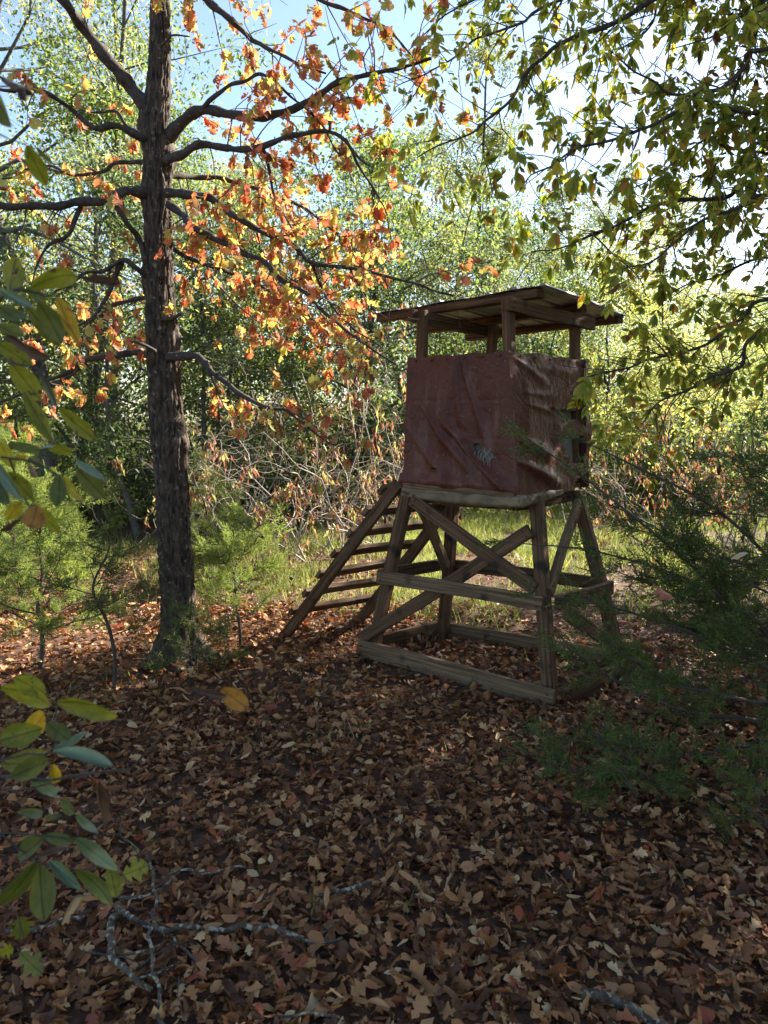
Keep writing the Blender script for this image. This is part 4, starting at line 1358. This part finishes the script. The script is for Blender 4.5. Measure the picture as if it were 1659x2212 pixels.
# ------------------------------------------------------------------ red cedars
def spray_tpl(seed, n=11):
    g = np.random.default_rng(seed)
    V, F = [], []

    def spike(p, d, L, wd):
        x = norm(np.cross(d, g.normal(size=3)))
        b = len(V)
        V.extend([p - x * wd, p + x * wd, p + d * L])
        F.append((b, b + 1, b + 2))
    for i in range(n):
        t = i / n
        p = np.array((.03 * math.sin(t * 4), t * .95, .05 * t * t))
        sd = 1 if i % 2 else -1
        d = norm(np.array((sd * .75, .85, g.uniform(-.25, .45))))
        L = .34 * (1 - .55 * t) * g.uniform(.7, 1.2)
        spike(p, d, L, .022)
        for j in range(3):
            pp = p + d * L * (.25 + .25 * j)
            dd = norm(d * .8 + np.array((g.uniform(-.7, .7), .6, g.uniform(-.5, .5))))
            spike(pp, dd, L * .46, .020)
    spike(np.zeros(3), np.array((0, 1.0, .04)), 1.05, .012)
    return np.array(V), np.array(F)


SPR = [spray_tpl(i) for i in range(5)]


def cedar(seed, h, tr, base, reach, nb, nsp, ssize, bias=None, flat=.3, droop=0.0, density=1.0, top_taper=1.0, arms=()):
    """wood arrays, foliage arrays"""
    g = np.random.default_rng(seed)
    wood = Acc()
    P = np.array([(g.normal() * .015 * i, g.normal() * .015 * i, h * i / 6) for i in range(7)])
    P[0, 2] = -.06
    Q, q = resample(P, np.linspace(tr, tr * .12, 7), h / 30)
    wood.add(*tube(Q, q, 8, .15, seed, 40))
    pos, dr = [], []
    for b in range(nb + len(arms)):
        f = base + (1 - base) * (min(b, nb - 1) + g.uniform(0, 1)) / nb
        i0 = min(len(Q) - 1, int(f * (len(Q) - 1)))
        az = b * 2.4 + g.uniform(-.6, .6)
        hd = np.array((math.cos(az), math.sin(az)))
        m = 1.0
        if bias is not None:
            m = .55 + .65 * max(0, hd.dot(norm(np.array(bias))))
        ln = reach * m * (1 - (f - base) / (1 - base) * .72 * top_taper) * g.uniform(.7, 1.15)
        d = norm(np.array((hd[0], hd[1], flat + g.uniform(-.2, .2))))
        pp = [Q[i0]]
        for s_ in range(5):
            d = norm(d + g.normal(size=3) * .12 + np.array((0, 0, -droop + .03 * s_)))
            pp.append(pp[-1] + d * ln / 5)
        r0 = max(.004, q[i0] * .45)
        if b >= nb:
            pp = [np.array(v, float) for v in arms[b - nb]]
            ln = sum(np.linalg.norm(pp[a_ + 1] - pp[a_]) for a_ in range(len(pp) - 1)) * .62
            r0 = .010
            d = norm(pp[-1] - pp[-2])
        B, br = resample(pp, np.linspace(r0, r0 * .25, len(pp)), .05)
        wood.add(*tube(B, br, 5, .1, b, 60, cap=False))
        for s_ in range(max(3, int(ln * 15))):
            t = g.uniform(.18, 1)
            j = min(len(B) - 2, int(t * (len(B) - 1)))
            tg = norm(B[j + 1] - B[j])
            sdv = norm(np.cross(tg, np.array((0, 0, 1.0))) * g.choice((-1, 1)) + np.array((0, 0, g.uniform(-.5, .5))))
            sl = ln * .34 * (1.15 - t) * g.uniform(.6, 1.2) + .05
            dd = norm(tg * .8 + sdv * .9)
            e = B[j] + dd * sl
            wood.add(*tube([B[j], (B[j] + e) / 2 + g.normal(size=3) * .01, e], [.0035, .0025, .0015], 3, cap=False))
            k_ = max(2, int(sl * nsp * density))
            tt = g.uniform(.15, 1, k_)
            pos.append(B[j] + (e - B[j]) * tt[:, None] + g.normal(size=(k_, 3)) * .012)
            dr.append(dd + g.normal(size=(k_, 3)) * .55 + np.array((0, 0, .12)))
        k_ = 5
        pos.append(np.repeat(B[-1:], k_, 0) + g.normal(size=(k_, 3)) * .02)
        dr.append(d + g.normal(size=(k_, 3)) * .4)
    k_ = 8
    pos.append(np.repeat(Q[-1:], k_, 0) - np.array((0, 0, 1)) * g.uniform(0, .1, (k_, 1)))
    dr.append(np.array((0, 0, 1.0)) + g.normal(size=(k_, 3)) * .4)
    pos, dr = np.concatenate(pos), np.concatenate(dr)
    fol = scatter(SPR, pos, dr, rand_dirs(len(pos), g), g.uniform(.65, 1.25, len(pos)) * ssize, g)
    print('cedar sprays', len(pos))
    return wood.data(), fol.data()


def put_cedar(data, x, y, label, mat, rz=0.0, sc=1.0, name='cedar_sapling'):
    z = float(ground_z(np.array([x]), np.array([y]))[0])
    t = thing(name, label, 'cedar', (x, y, z), None, rz)
    t.scale = (sc, sc, sc)
    obj('trunk', *data[0], M_TWIG, t)
    obj('foliage', *data[1], mat, t, smooth=False)
    return t


put_cedar(cedar(201, 1.50, .035, .12, 1.10, 30, 30, .13, bias=(-1, .1), flat=.25, top_taper=.75, arms=([(0, 0, .45), (-.55, .05, .95), (-1.0, .1, 1.32), (-1.34, .15, 1.56)], [(0, 0, .5), (-.5, -.05, .85), (-1.0, -.02, 1.02), (-1.45, .05, 1.06)], [(0, 0, .35), (-.5, -.1, .62), (-1.0, -.05, .78), (-1.3, .05, .80)], [(0, 0, .8), (-.4, .1, 1.2), (-.8, .2, 1.42), (-1.05, .3, 1.55)])), 2.02, 3.45, 'large feathery cedar in deep shade covering the right legs of the blind', M_CEDAR, name='cedar_tree')
put_cedar(cedar(202, 1.42, .03, .12, 1.0, 28, 46, .13, bias=(-1, .2), flat=.30, top_taper=.8), 2.55, 4.1, 'tall dark cedar at the right edge beside the fallen level branch', M_CEDAR, name='cedar_tree')
put_cedar(cedar(203, .30, .014, .1, .62, 11, 70, .10, bias=(-1, 0), flat=.12), 1.05, 2.95, 'low cedar spreading over fallen leaves in front of the blind', M_CEDAR)
put_cedar(cedar(204, .30, .010, .1, .30, 10, 80, .09, flat=.35), 1.46, 2.60, 'little cedar seedling on leaf litter near the lower right corner', M_CEDAR)
put_cedar(cedar(205, 1.25, .02, .22, .62, 32, 62, .115, flat=.4), -2.30, 4.78, 'bushy sunlit cedar sapling at the left of the oak trunk', M_CEDAR_SUNLIT)
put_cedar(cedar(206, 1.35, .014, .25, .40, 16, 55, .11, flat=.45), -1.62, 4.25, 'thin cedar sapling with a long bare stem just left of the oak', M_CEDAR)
put_cedar(cedar(207, .95, .014, .25, .50, 24, 62, .11, flat=.4), -1.05, 5.25, 'sunlit cedar sapling between the oak trunk and the ladder', M_CEDAR_SUNLIT)
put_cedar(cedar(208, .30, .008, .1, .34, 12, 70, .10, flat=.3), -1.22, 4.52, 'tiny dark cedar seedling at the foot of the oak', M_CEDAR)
put_cedar(cedar(209, 1.55, .02, .10, .70, 30, 60, .13, flat=.4), -3.3, 6.6, 'full cedar bush in sun far left behind the oak', M_CEDAR_SUNLIT)
put_cedar(cedar(210, 1.25, .02, .10, .65, 28, 60, .13, flat=.4), -1.75, 7.2, 'shaded cedar bush right behind the oak trunk', M_CEDAR)

# ------------------------------------------------------------------ bare thicket and sumac
def thicket(seed, h, stems, twist):
    g = np.random.default_rng(seed)
    wood = Acc()
    tips = []

    def grow_stem(p, d, L, r, lev):
        n = 7
        P = [p]
        for i in range(n):
            d = norm(d + g.normal(size=3) * twist * (1 + .5 * lev) + np.array((0, 0, .05 if lev == 0 else -.03)))
            P.append(P[-1] + d * L / n)
        Q, q = resample(P, np.linspace(r, r * .35, n + 1), L / 16)
        wood.add(*tube(Q, q, 5 if lev == 0 else 3, cap=False))
        if lev < 2:
            for _ in range(5 if lev == 0 else 3):
                j = g.integers(len(Q) // 4, len(Q))
                grow_stem(Q[j], norm(d * .6 + rand_dirs(1, g)[0] * .9), L * g.uniform(.35, .6), q[j] * .6, lev + 1)
        else:
            tips.append(Q[-1])
    for s_ in range(stems):
        grow_stem(np.array((g.normal() * .12, g.normal() * .12, -.03)), norm(np.array((g.normal() * .3, g.normal() * .3, 1))), h * g.uniform(.7, 1.05), .011, 0)
    return wood.data(), np.array(tips)


DRY = [leaf_tpl(LANC, .5, 2.0, 1.0, .8, .1, 0, 1), leaf_tpl(LANC, .3, 1.0, 2.0, -.6, .1, 0, 2)]
rt = np.random.default_rng(90)
TM = []
for i in range(4):
    wd, tips = thicket(300 + i, 1.5 + .25 * i, 4, .30)
    idx = rt.integers(0, len(tips), 22)
    base = np.repeat(tips[idx], 9, 0) + rt.normal(size=(22 * 9, 3)) * np.array((.03, .03, .05))
    dd = np.array((0, 0, -1.0)) + rt.normal(size=(len(base), 3)) * .35
    fol = scatter(DRY, base, dd, rand_dirs(len(base), rt), rt.uniform(.06, .12, len(base)), rt).data()
    seeds = Acc()
    for tpp in tips[rt.integers(0, len(tips), 5)]:
        hh = rt.uniform(.07, .12)
        Qs, qs = resample([tpp, tpp + np.array((.01, 0, hh * .5)), tpp + np.array((.0, .01, hh))], [.008, .020, .005], .012)
        seeds.add(*tube(Qs, qs, 7, .35, i, 120))
    TM.append((fast_mesh('stems', *wd, M_PALE), fast_mesh('dried_foliage', *fol, M_RUST), fast_mesh('seed_heads', *seeds.data(), M_SEED)))
GT = 'half-bare shrubs with dried leaves around the clearing'
TH = [(-1.35, 7.9), (-.85, 8.5), (-.45, 8.0), (-1.1, 9.4), (-.2, 9.3), (.25, 9.9), (-.6, 10.3), (.05, 8.9), (-1.7, 9.0), (.5, 10.8), (-2.3, 8.4), (-1.9, 10.2),
      (2.6, 9.6), (3.2, 8.9), (3.9, 9.8), (2.9, 10.8), (3.6, 11.4), (4.6, 10.9), (4.3, 9.0), (2.2, 11.2), (5.3, 11.8), (3.5, 7.6), (4.1, 7.9)]
for i, (x, y) in enumerate(TH):
    z = float(ground_z(np.array([x]), np.array([y]))[0])
    t = thing('bare_shrub', 'half-bare shrub with tangled pale stems and rusty dried leaves at the clearing edge', 'shrub', (x, y, z), GT, rt.uniform(0, 6.28))
    s_ = rt.uniform(.8, 1.2)
    t.scale = (s_, s_, s_)
    st, fo_, sh = TM[i % 4]
    link('stems', st, t)
    link('dried_foliage', fo_, t)
    if i % 2 or x > 1:
        link('seed_heads', sh, t, 'stuff')

# ------------------------------------------------------------------ grass
BL = []
for i in range(4):
    kk = [.2, .6, 1.0, 1.5][i]
    V = np.array(((-.013, 0, 0), (.013, 0, 0), (-.010, .5, .15 * kk), (.010, .5, .15 * kk), (0, .92, .62 * kk)))
    BL.append((V, np.array(((0, 1, 3), (0, 3, 2), (2, 3, 4)))))
rgm = np.random.default_rng(55)


def grass(n, xr, yr, keep, hr):
    x = rgm.uniform(*xr, n)
    y = rgm.uniform(*yr, n)
    clump = vnoise(np.stack([x * 2.2, y * 2.2, x * 0], 1), 60)
    m = keep(x, y, clump) > rgm.random(n)
    x, y = x[m], y[m]
    z = ground_z(x, y)
    d = np.stack([rgm.normal(size=len(x)) * .35, rgm.normal(size=len(x)) * .35, np.ones(len(x))], 1)
    return np.stack([x, y, z], 1), d, rgm.uniform(*hr, len(x))


ga = grass(240000, (-6, 8), (5.4, 14), lambda x, y, c: np.clip((y - 5.5 - .25 * np.abs(x - 1)) * .7, 0, 1) * np.clip((c - .28) * 3, .03, 1) * np.where(x < -1.2, .45, 1), (.07, .24))
gb = grass(3000, (-2.0, 2.4), (2.2, 6.0), lambda x, y, c: np.clip((c - .60) * 5, 0, .8), (.05, .17))
gp = np.vstack([ga[0], gb[0]])
gd = np.vstack([ga[1], gb[1]])
gs = np.concatenate([ga[2], gb[2]])
g_o = scatter(BL, gp, gd, rand_dirs(len(gp), rgm), gs, rgm).build('grass', M_GRASS, None, kind='stuff')
g_o['label'] = 'bright grass of the clearing with thin tufts among the leaves'
g_o['category'] = 'grass'

# ------------------------------------------------------------------ leaf litter
LT = []
for i, (o, kx, ky, tw, fo2) in enumerate(((OAK, 1.2, .8, .3, .2), (OAK, 2.6, .4, -.5, .3), (OAK, -1.4, 1.6, .4, -.2), (OAK2, .8, 2.2, .9, .4), (ELL2, 1.8, 1.0, .5, .3), (ELL2, 4.0, .6, -.6, .2), (ELL, 5.5, .5, .4, .2), (ELL, 1.0, 2.4, .9, .6),
                                       (ELL2, -2.0, -1.5, .7, .1), (OAK2, 3.4, 1.2, -.9, .3), (OAK, .5, .4, .1, .1), (ELL, 7.0, .4, .3, .1))):
    LT.append(leaf_tpl(o, fo2, kx, ky, tw, .22, .18 if i % 2 else 0, 400 + i))
rl = np.random.default_rng(66)
bands = [(1.1, 2.6, 2.6, 2300), (2.6, 4.2, 3.4, 1750), (4.2, 6.4, 3.9, 1050), (6.4, 9.5, 5.8, 260)]
lp, lsz = [], []
for y0, y1, xw, dens in bands:
    n = int((y1 - y0) * 2 * xw * dens)
    x = rl.uniform(-xw, xw, n)
    y = rl.uniform(y0, y1, n)
    if y0 > 4:
        c = vnoise(np.stack([x * 1.3, y * 1.3, x * 0], 1), 61)
        m = (rl.random(n) < np.where((x > .3) & (y > 5.3), .45, 1.0) * np.clip(.4 + c, 0, 1))
        x, y = x[m], y[m]
    lp.append(np.stack([x, y, ground_z(x, y) + rl.uniform(.0, .06, len(x))], 1))
    lsz.append((.030 + .048 * rl.random(len(x)) ** 1.4) * (1.0 if y0 < 4 else 1.1))
lp, lsz = np.concatenate(lp), np.concatenate(lsz)
az = rl.uniform(0, 2 * np.pi, len(lp))
ld = np.stack([np.cos(az), np.sin(az), rl.normal(size=len(lp)) * .36], 1)
ln_ = np.array((0, 0, 1.0)) + rl.normal(size=(len(lp), 3)) * .55
ln_[rl.random(len(lp)) < .4] *= -1
pick = rl.integers(0, len(LT), len(lp))
px_, py_, pd_ = proj(lp)
vis = (px_ > 0) & (px_ < 1659) & (py_ > 0) & (py_ < 2230)
hi = lp[:, 2] - ground_z(lp[:, 0], lp[:, 1])
order = np.argsort(-np.where(vis & (hi > .022), lsz / pd_ * (1 + 8 * hi), 0))
big, rest = order[:300], order[300:]
place_parts('fallen_leaf', LT, [M_LITTER], lp[big], ld[big], ln_[big], lsz[big], pick[big], ground)
lo = scatter(LT, lp[rest], ld[rest], ln_[rest], lsz[rest], rl, pick[rest]).build('leaf_litter', M_LITTER, None, kind='stuff')
lo['label'] = 'thick layer of curled brown fallen leaves covering the ground'
lo['category'] = 'leaf litter'
print('litter', len(lp))

# ------------------------------------------------------------------ fallen branches
def fallen(label, parts, cat='branch', mat=M_LICHEN):
    """parts: list of (pixel polyline, width px start, width px end, height above ground)"""
    acc = None
    root = None
    for i, (pts, w0, w1, hz) in enumerate(parts):
        P3, rr = [], []
        for j, (x, y) in enumerate(pts):
            f = j / (len(pts) - 1)
            p = atz(x, y, .045 + hz * (1 - abs(2 * f - 1)) + .012 * math.sin(j * 2.1 + i))
            P3.append(p)
            rr.append((w0 + (w1 - w0) * f) * .40 / FPX * proj(p)[2][0])
        if root is None:
            c = np.array(P3[0]) * np.array((1, 1, 0))
            root = thing('fallen_branch' if cat == 'branch' else 'fallen_log', label, cat, tuple(c))
        Pr, Rr = resample(P3, rr, .015)
        wv = np.stack([vnoise(np.stack([np.arange(len(Pr)) * .35, np.full(len(Pr), c_ * 5.1 + i), np.full(len(Pr), w0)], 1), 95 + c_) - .5 for c_ in range(3)], 1)
        Pr = Pr + wv * .018
        V, F = tube(Pr, Rr * (1 + .25 * (wv[:, 0])), 12, .38, i + 3, 75)
        obj('limb' if i == 0 else 'side_limb', V - c, F, mat, root)
    return root


fallen('long crooked lichened branch with forks lying in the lower left leaves', [
    ([(251, 1955), (283, 1983), (324, 1999), (356, 2012), (393, 1999), (445, 2004), (506, 2006), (579, 1999), (632, 2024), (676, 2036), (739, 2027)], 17, 9, .02),
    ([(368, 2020), (405, 2060), (445, 2097)], 10, 6, .0), ([(676, 2034), (700, 2010), (730, 1985)], 8, 4, .03)])
fallen('thin bent grey branch lying behind the crooked lichened branch', [
    ([(259, 1945), (324, 1931), (364, 1894), (405, 1884), (458, 1884), (539, 1870)], 9, 6, .02), ([(340, 1925), (370, 1900), (398, 1860)], 6, 3, .03)])
fallen('slender grey stick lying lengthwise towards the camera across other branches', [
    ([(324, 1850), (332, 1902), (334, 1959), (324, 2024), (330, 2080), (342, 2141), (348, 2225)], 8, 11, .07)])
fallen('short thick pale-barked branch pointing down from the crooked branch', [
    ([(239, 1983), (235, 2056), (251, 2080), (283, 2109), (325, 2142)], 19, 12, .02), ([(255, 2066), (310, 2056), (370, 2034)], 8, 5, .03), ([(300, 2115), (340, 2100), (390, 2075)], 8, 5, .02)])
fallen('dark lichened branch end poking from under the sapling leaves', [([(20, 2012), (61, 2012), (121, 1995), (182, 1975)], 13, 9, .02)])
fallen('tangle of thin dark twigs under the crooked lichened branch', [
    ([(300, 2090), (340, 2060), (400, 2030), (470, 1950)], 5, 2.5, .05), ([(180, 2060), (260, 2070), (340, 2100), (420, 2120)], 5, 2, .03), ([(380, 2120), (392, 2170), (410, 2225)], 4, 2, .02),
    ([(250, 1760), (262, 1800), (300, 1850), (330, 1880)], 4, 2.5, .02)], mat=M_BRANCH)
fallen('short straight grey stick lying alone on the leaves', [([(687, 1930), (772, 1913), (830, 1903), (863, 1890)], 11, 6, .015)])
fallen('mossy pale log end at the lower right edge of the leaves', [([(1260, 2147), (1346, 2166), (1418, 2214), (1470, 2260)], 34, 30, .01)], 'log')
fallen('thin curved dead stick lying at the lower left edge', [([(600, 2196), (660, 2190), (720, 2195), (760, 2225)], 8, 5, .02)])
fallen('long thin dead branch with a fork lying beneath the dark cedar', [
    ([(1665, 1596), (1600, 1612), (1500, 1632), (1420, 1645), (1330, 1672)], 11, 4, .06), ([(1580, 1618), (1575, 1690), (1600, 1760), (1640, 1810)], 7, 3, .02)], mat=M_BRANCH)
fallen('long dark fallen branch lying level under the big cedar', [([(1670, 1553), (1560, 1550), (1450, 1545), (1350, 1528)], 9, 4, .05)], mat=M_BRANCH)

# single leaves caught in the cedar
for (x, y, Y, sc, mk, tpl, label) in ((1412, 1262, 2.75, .125, 'leafO', OAKT[4], 'rust-coloured curled oak leaf caught in the dark cedar sprays'), (1578, 1208, 2.7, .065, 'leafT', LT[6], 'small pale tan leaf caught in the dark cedar sprays')):
    m1 = leaf_mat('caught_leaf', [(0, (.30, .10, .045)), (1, (.34, .12, .05))], trans=.3) if mk == 'leafO' else leaf_mat('caught_tan_leaf', [(0, (.46, .34, .22)), (1, (.5, .36, .24))], trans=.2)
    o = link('caught_leaf', fast_mesh('caught_leaf', *tpl, m1))
    o.location = tuple(at(x, y, Y))
    o.rotation_euler = (R(200), R(30), R(20)) if mk == 'leafO' else (R(60), R(60), R(-60))
    o.scale = (sc, sc, sc)
    o['label'], o['category'] = label, 'leaf'

# ------------------------------------------------------------------ sapling close to the camera
sp_c = np.array((-.80, 1.05, 0.0))
sap = thing('broadleaf_sapling', 'sapling close to the camera with large drooping yellowing green leaves', 'sapling', tuple(sp_c))
SL = [
    (0, 168, 72, 200, 34, 'b', .95), (40, 190, 58, 218, 26, 'b', .95), (-14, 205, 26, 276, 42, 'g', 1.0), (56, 313, 104, 405, 40, 'g', 1.0), (78, 318, 122, 360, 14, 'd', 1.02),
    (22, 628, 36, 552, 52, 'g', 1.0), (62, 626, 176, 598, 40, 'g', .98), (172, 601, 264, 612, 24, 'b', .98), (-8, 622, 76, 664, 22, 'p', .94), (60, 628, 104, 648, 28, 'd', 1.0),
    (82, 652, 134, 745, 48, 'd', .96), (60, 664, 132, 750, 40, 'g', 1.0), (122, 640, 172, 746, 32, 'y', .98), (-6, 658, 52, 692, 40, 'd', 1.0), (-6, 700, 56, 726, 34, 'g', .97),
    (12, 724, 112, 772, 44, 'b', .93), (-6, 740, 72, 792, 40, 'g', .96), (22, 782, 90, 868, 48, 'g', 1.0), (50, 845, 118, 962, 34, 'g', .98), (84, 802, 126, 886, 18, 'p', .97),
    (125, 880, 216, 958, 36, 'g', 1.0), (-4, 912, 32, 906, 14, 'y', 1.0), (98, 962, 158, 980, 26, 'g', 1.0), (84, 972, 118, 966, 10, 'p', .98), (-6, 950, 32, 1014, 30, 'y', .96),
    (-10, 998, 50, 1082, 30, 'p', .93), (18, 1018, 74, 1082, 40, 'g', .96), (-8, 1030, 22, 1090, 42, 'd', .98), (62, 1004, 78, 1034, 24, 't', 1.0), (128, 1028, 124, 1098, 40, 'd', .98),
    (136, 1028, 184, 1088, 30, 'y', 1.0), (166, 1012, 228, 1076, 46, 'd', .97), (164, 994, 228, 1038, 24, 'p', .96), (46, 1084, 14, 1126, 34, 'y', .97), (80, 1090, 62, 1144, 48, 'o', .95),
    (76, 1094, 130, 1152, 30, 'g', .98), (44, 1122, -2, 1148, 14, 'b', .95), (28, 992, 60, 984, 18, 'y', 1.0), (20, 960, 92, 976, 22, 'd', 1.02), (60, 990, 100, 1012, 20, 'd', 1.02),
    (108, 1524, -8, 1482, 52, 'g', .95), (100, 1500, 30, 1462, 44, 'g', .97), (122, 1516, 260, 1548, 60, 'g', .95), (96, 1540, 40, 1594, 48, 'y', .98), (92, 1574, -4, 1602, 64, 'g', .94),
    (100, 1560, 152, 1602, 40, 'd', .98), (114, 1620, 190, 1580, 22, 'p', 1.0), (112, 1624, 247, 1656, 36, 'p', .94), (96, 1628, -6, 1652, 54, 'g', .96), (106, 1640, 22, 1680, 48, 'd', .94),
    (112, 1650, 120, 1692, 30, 'y', .97), (66, 1682, 124, 1722, 28, 'p', 1.0), (214, 1688, 226, 1802, 44, 'b', 1.0), (34, 1754, 92, 1766, 20, 'd', 1.05), (95, 1766, 138, 1758, 20, 'd', 1.05),
    (134, 1726, 162, 1758, 34, 'd', 1.02), (164, 1758, 216, 1802, 26, 'p', 1.02), (96, 1808, 38, 1854, 52, 'd', 1.0), (94, 1804, 162, 1820, 32, 'p', 1.0), (78, 1852, 152, 1830, 20, 'b', .97),
    (162, 1810, 257, 1882, 36, 'p', 1.0), (82, 1858, -8, 1962, 48, 'd', .98), (86, 1868, 96, 1992, 66, 'd', .96), (106, 1860, 178, 1922, 30, 'p', .97), (162, 1878, 248, 1962, 34, 'd', 1.0),
    (182, 1938, 128, 2002, 24, 't', 1.08), (272, 1904, 234, 1946, 16, 't', 1.1),
    (412, 1488, 492, 1502, 30, 'b', 1.0), (478, 1488, 538, 1534, 46, 'o', 1.0),
]
OAKP = [(236, 1868, 252, 1940, 60, 'g', 1.1), (264, 1892, 322, 1868, 62, 'g', 1.1), (40, 1980, 52, 2028, 62, 'd', 1.2), (42, 2056, 92, 2104, 60, 'd', 1.25), (-6, 2062, 30, 2048, 40, 'g', 1.2)]
rsn = np.random.default_rng(88)
BT = [leaf_tpl(BROAD, f, kx, ky, tw, .05, .12, 500 + i) for i, (f, kx, ky, tw) in enumerate(((.15, .3, .5, .1), (.3, .8, .9, -.2), (.1, .4, 1.2, .3), (.4, 1.0, .4, -.3), (.05, -.3, .7, .2)))]
BC = [leaf_tpl(BROAD, .4, 2.8, 1.4, .8, .2, .1, 510), leaf_tpl(BROAD, .3, 3.6, .8, -.7, .25, .1, 511)]
BO = [leaf_tpl(OAK, .1, .4, .5, .1, .1, .15, 512)]
tips = []
mesh_cache = {}
for lst, pool in ((SL, None), (OAKP, BO)):
    for i, (x0, y0, x1, y1, wd, c, Y) in enumerate(lst):
        a = at(x0, y0, Y)
        b = at(x1, y1, Y + rsn.uniform(-.05, .05))
        L = np.linalg.norm(b - a)
        pl = pool or (BC if c in 'bt' else BT)
        pi = int(rsn.integers(len(pl)))
        key = (id(pl), pi, c)
        if key not in mesh_cache:
            mesh_cache[key] = fast_mesh('leaf', *pl[pi], SAPCOL[c])
        view = norm(-np.array((a[0], a[1], a[2] - CAM_H)))
        n = norm(view + rsn.normal(size=3) * .35 + np.array((0, 0, .5 if c == 'p' else .1)))
        xx, yy, zz_ = (v[0] for v in frames((b - a)[None], n[None]))
        o = link('leaf', mesh_cache[key], sap)
        sx = (wd / FPX * Y) / (.60 if pool is None else .80)
        sx = max(sx, .25 * L) if c in 'bt' else sx
        o.matrix_local = Matrix(((xx[0] * sx, yy[0] * L, zz_[0] * L, a[0] - sp_c[0]), (xx[1] * sx, yy[1] * L, zz_[1] * L, a[1] - sp_c[1]), (xx[2] * sx, yy[2] * L, zz_[2] * L, a[2] - sp_c[2]), (0, 0, 0, 1)))
        tips.append(a)
stem = [(-.80, 1.05, -.05), (-.79, 1.07, .5), (-.81, 1.05, .9), (-.78, 1.04, 1.3), (-.80, 1.02, 1.7), (-.82, 1.0, 2.2)]
Qs, qs = resample(stem, [.014, .012, .011, .010, .008, .004], .04)
obj('stem', *(lambda V, F: (V - sp_c, F))(*tube(Qs, qs, 10, .1, 1, 60)), M_BRANCH, sap)
SB = [([(-150, 1690), (0, 1678), (50, 1683), (110, 1685), (180, 1672), (282, 1661)], .98, 12, 4), ([(-150, 1720), (0, 1706), (40, 1708), (110, 1692)], 1.0, 9, 3),
      ([(-150, 1640), (0, 1640), (60, 1628), (112, 1622), (122, 1520)], .97, 7, 3), ([(-160, 700), (-40, 680), (20, 630), (60, 628), (120, 640), (170, 600)], .97, 8, 3), ([(-150, 760), (-20, 770), (25, 785), (84, 802), (125, 880)], .97, 7, 3),
      ([(-150, 960), (-40, 980), (20, 990), (80, 1000), (130, 1028), (166, 1012)], .97, 8, 3), ([(20, 990), (40, 1040), (60, 1090), (80, 1092)], .97, 5, 3), ([(-120, 330), (-40, 280), (20, 300), (56, 313)], 1.0, 6, 2),
      ([(-120, 200), (-40, 190), (40, 185)], .98, 6, 3), ([(-150, 1820), (0, 1800), (95, 1806), (162, 1812)], 1.0, 7, 3), ([(0, 1800), (50, 1840), (84, 1862), (165, 1880)], .99, 5, 2.5),
      ([(-120, 1960), (0, 1950), (40, 1984), (42, 2056)], 1.2, 6, 3), ([(-120, 1950), (100, 1900), (236, 1868), (272, 1900)], 1.1, 6, 2.5), ([(282, 1661), (340, 1600), (400, 1540), (440, 1496), (480, 1488)], .99, 3.5, 1.4)]
for pts, Y, w0, w1 in SB:
    P3 = [at(x, y, Y + .02 * math.sin(i * 1.7)) for i, (x, y) in enumerate(pts)]
    if pts[0][0] < -50:
        z0 = P3[0][2]
        r0 = Qs[int(np.argmin(abs(Qs[:, 2] - z0 + .05)))]
        P3 = [r0] + P3
    rr = np.linspace(w0, w1, len(P3)) / 2 / FPX * Y
    Pr, Rr = resample(P3, rr, .012)
    V, F = tube(Pr, Rr, 8, .12, int(w0), 120)
    obj('branch', V - sp_c, F, M_BRANCH, sap)
ORD = ['leftmost', 'second from left', 'third from left', 'fourth from left', 'fifth from left', 'sixth from left', 'seventh from left', 'eighth from left']


def where(x, nearer):
    if x < 0: return 'beyond the left edge of the view'
    if x < 170: return 'far left of the oak'
    if x < 320: return 'just left of the oak trunk'
    if x < 480: return 'just right of the oak trunk'
    if x < 680: return 'between oak and blind'
    if x < 880: return 'just left of the blind'
    if x < 1080: return 'behind the left half of the blind'
    if x < 1280: return 'behind the right half of the blind'
    if x < 1450: return 'just right of the blind'
    if x < 1659: return 'near the right edge above the big cedar'
    return 'beyond the right edge of the view'


SHORT = {'shade_tree': 'dense shade tree', 'woodland_tree': 'woodland tree', 'young_tree': 'young tree', 'shrub': 'low shrub', 'bare_shrub': 'half-bare rusty-leaved shrub'}
CW = {'grey': 'grey-green', 'green': 'mid green', 'yellow': 'yellow-green', 'dark': 'dark green', 'pale': 'pale sunlit', 'gold': 'golden'}
bins = {}
for o in list(COL.objects):
    kindn = o.name.split('.')[0]
    if kindn in SHORT and o.parent is None:
        x = float(proj(np.array(o.location))[0][0])
        h = max(c.dimensions.z for c in o.children) * o.scale.z
        cw = next((CW[k] for k, m in FOL.items() for c in o.children if c.name.startswith(('crown', 'foliage')) and c.material_slots and c.material_slots[0].material == m), '')
        size = ('tall ' if h > 8.5 else '') if kindn == 'woodland_tree' else ''
        txt = (size + cw + ' ' + SHORT[kindn] + ' ' + where(x, 0)).strip()
        bins.setdefault(txt, []).append((x, o))
for txt, lst in bins.items():
    lst.sort(key=lambda q_: q_[0])
    for i, (x, o) in enumerate(lst):
        o['label'] = txt if len(lst) == 1 else txt + ', ' + (ORD[i] if len(lst) > 2 else ('left of the two' if i == 0 else 'right of the two'))
tot = sum(len(m.polygons) for m in bpy.data.meshes)
print('polys', tot)
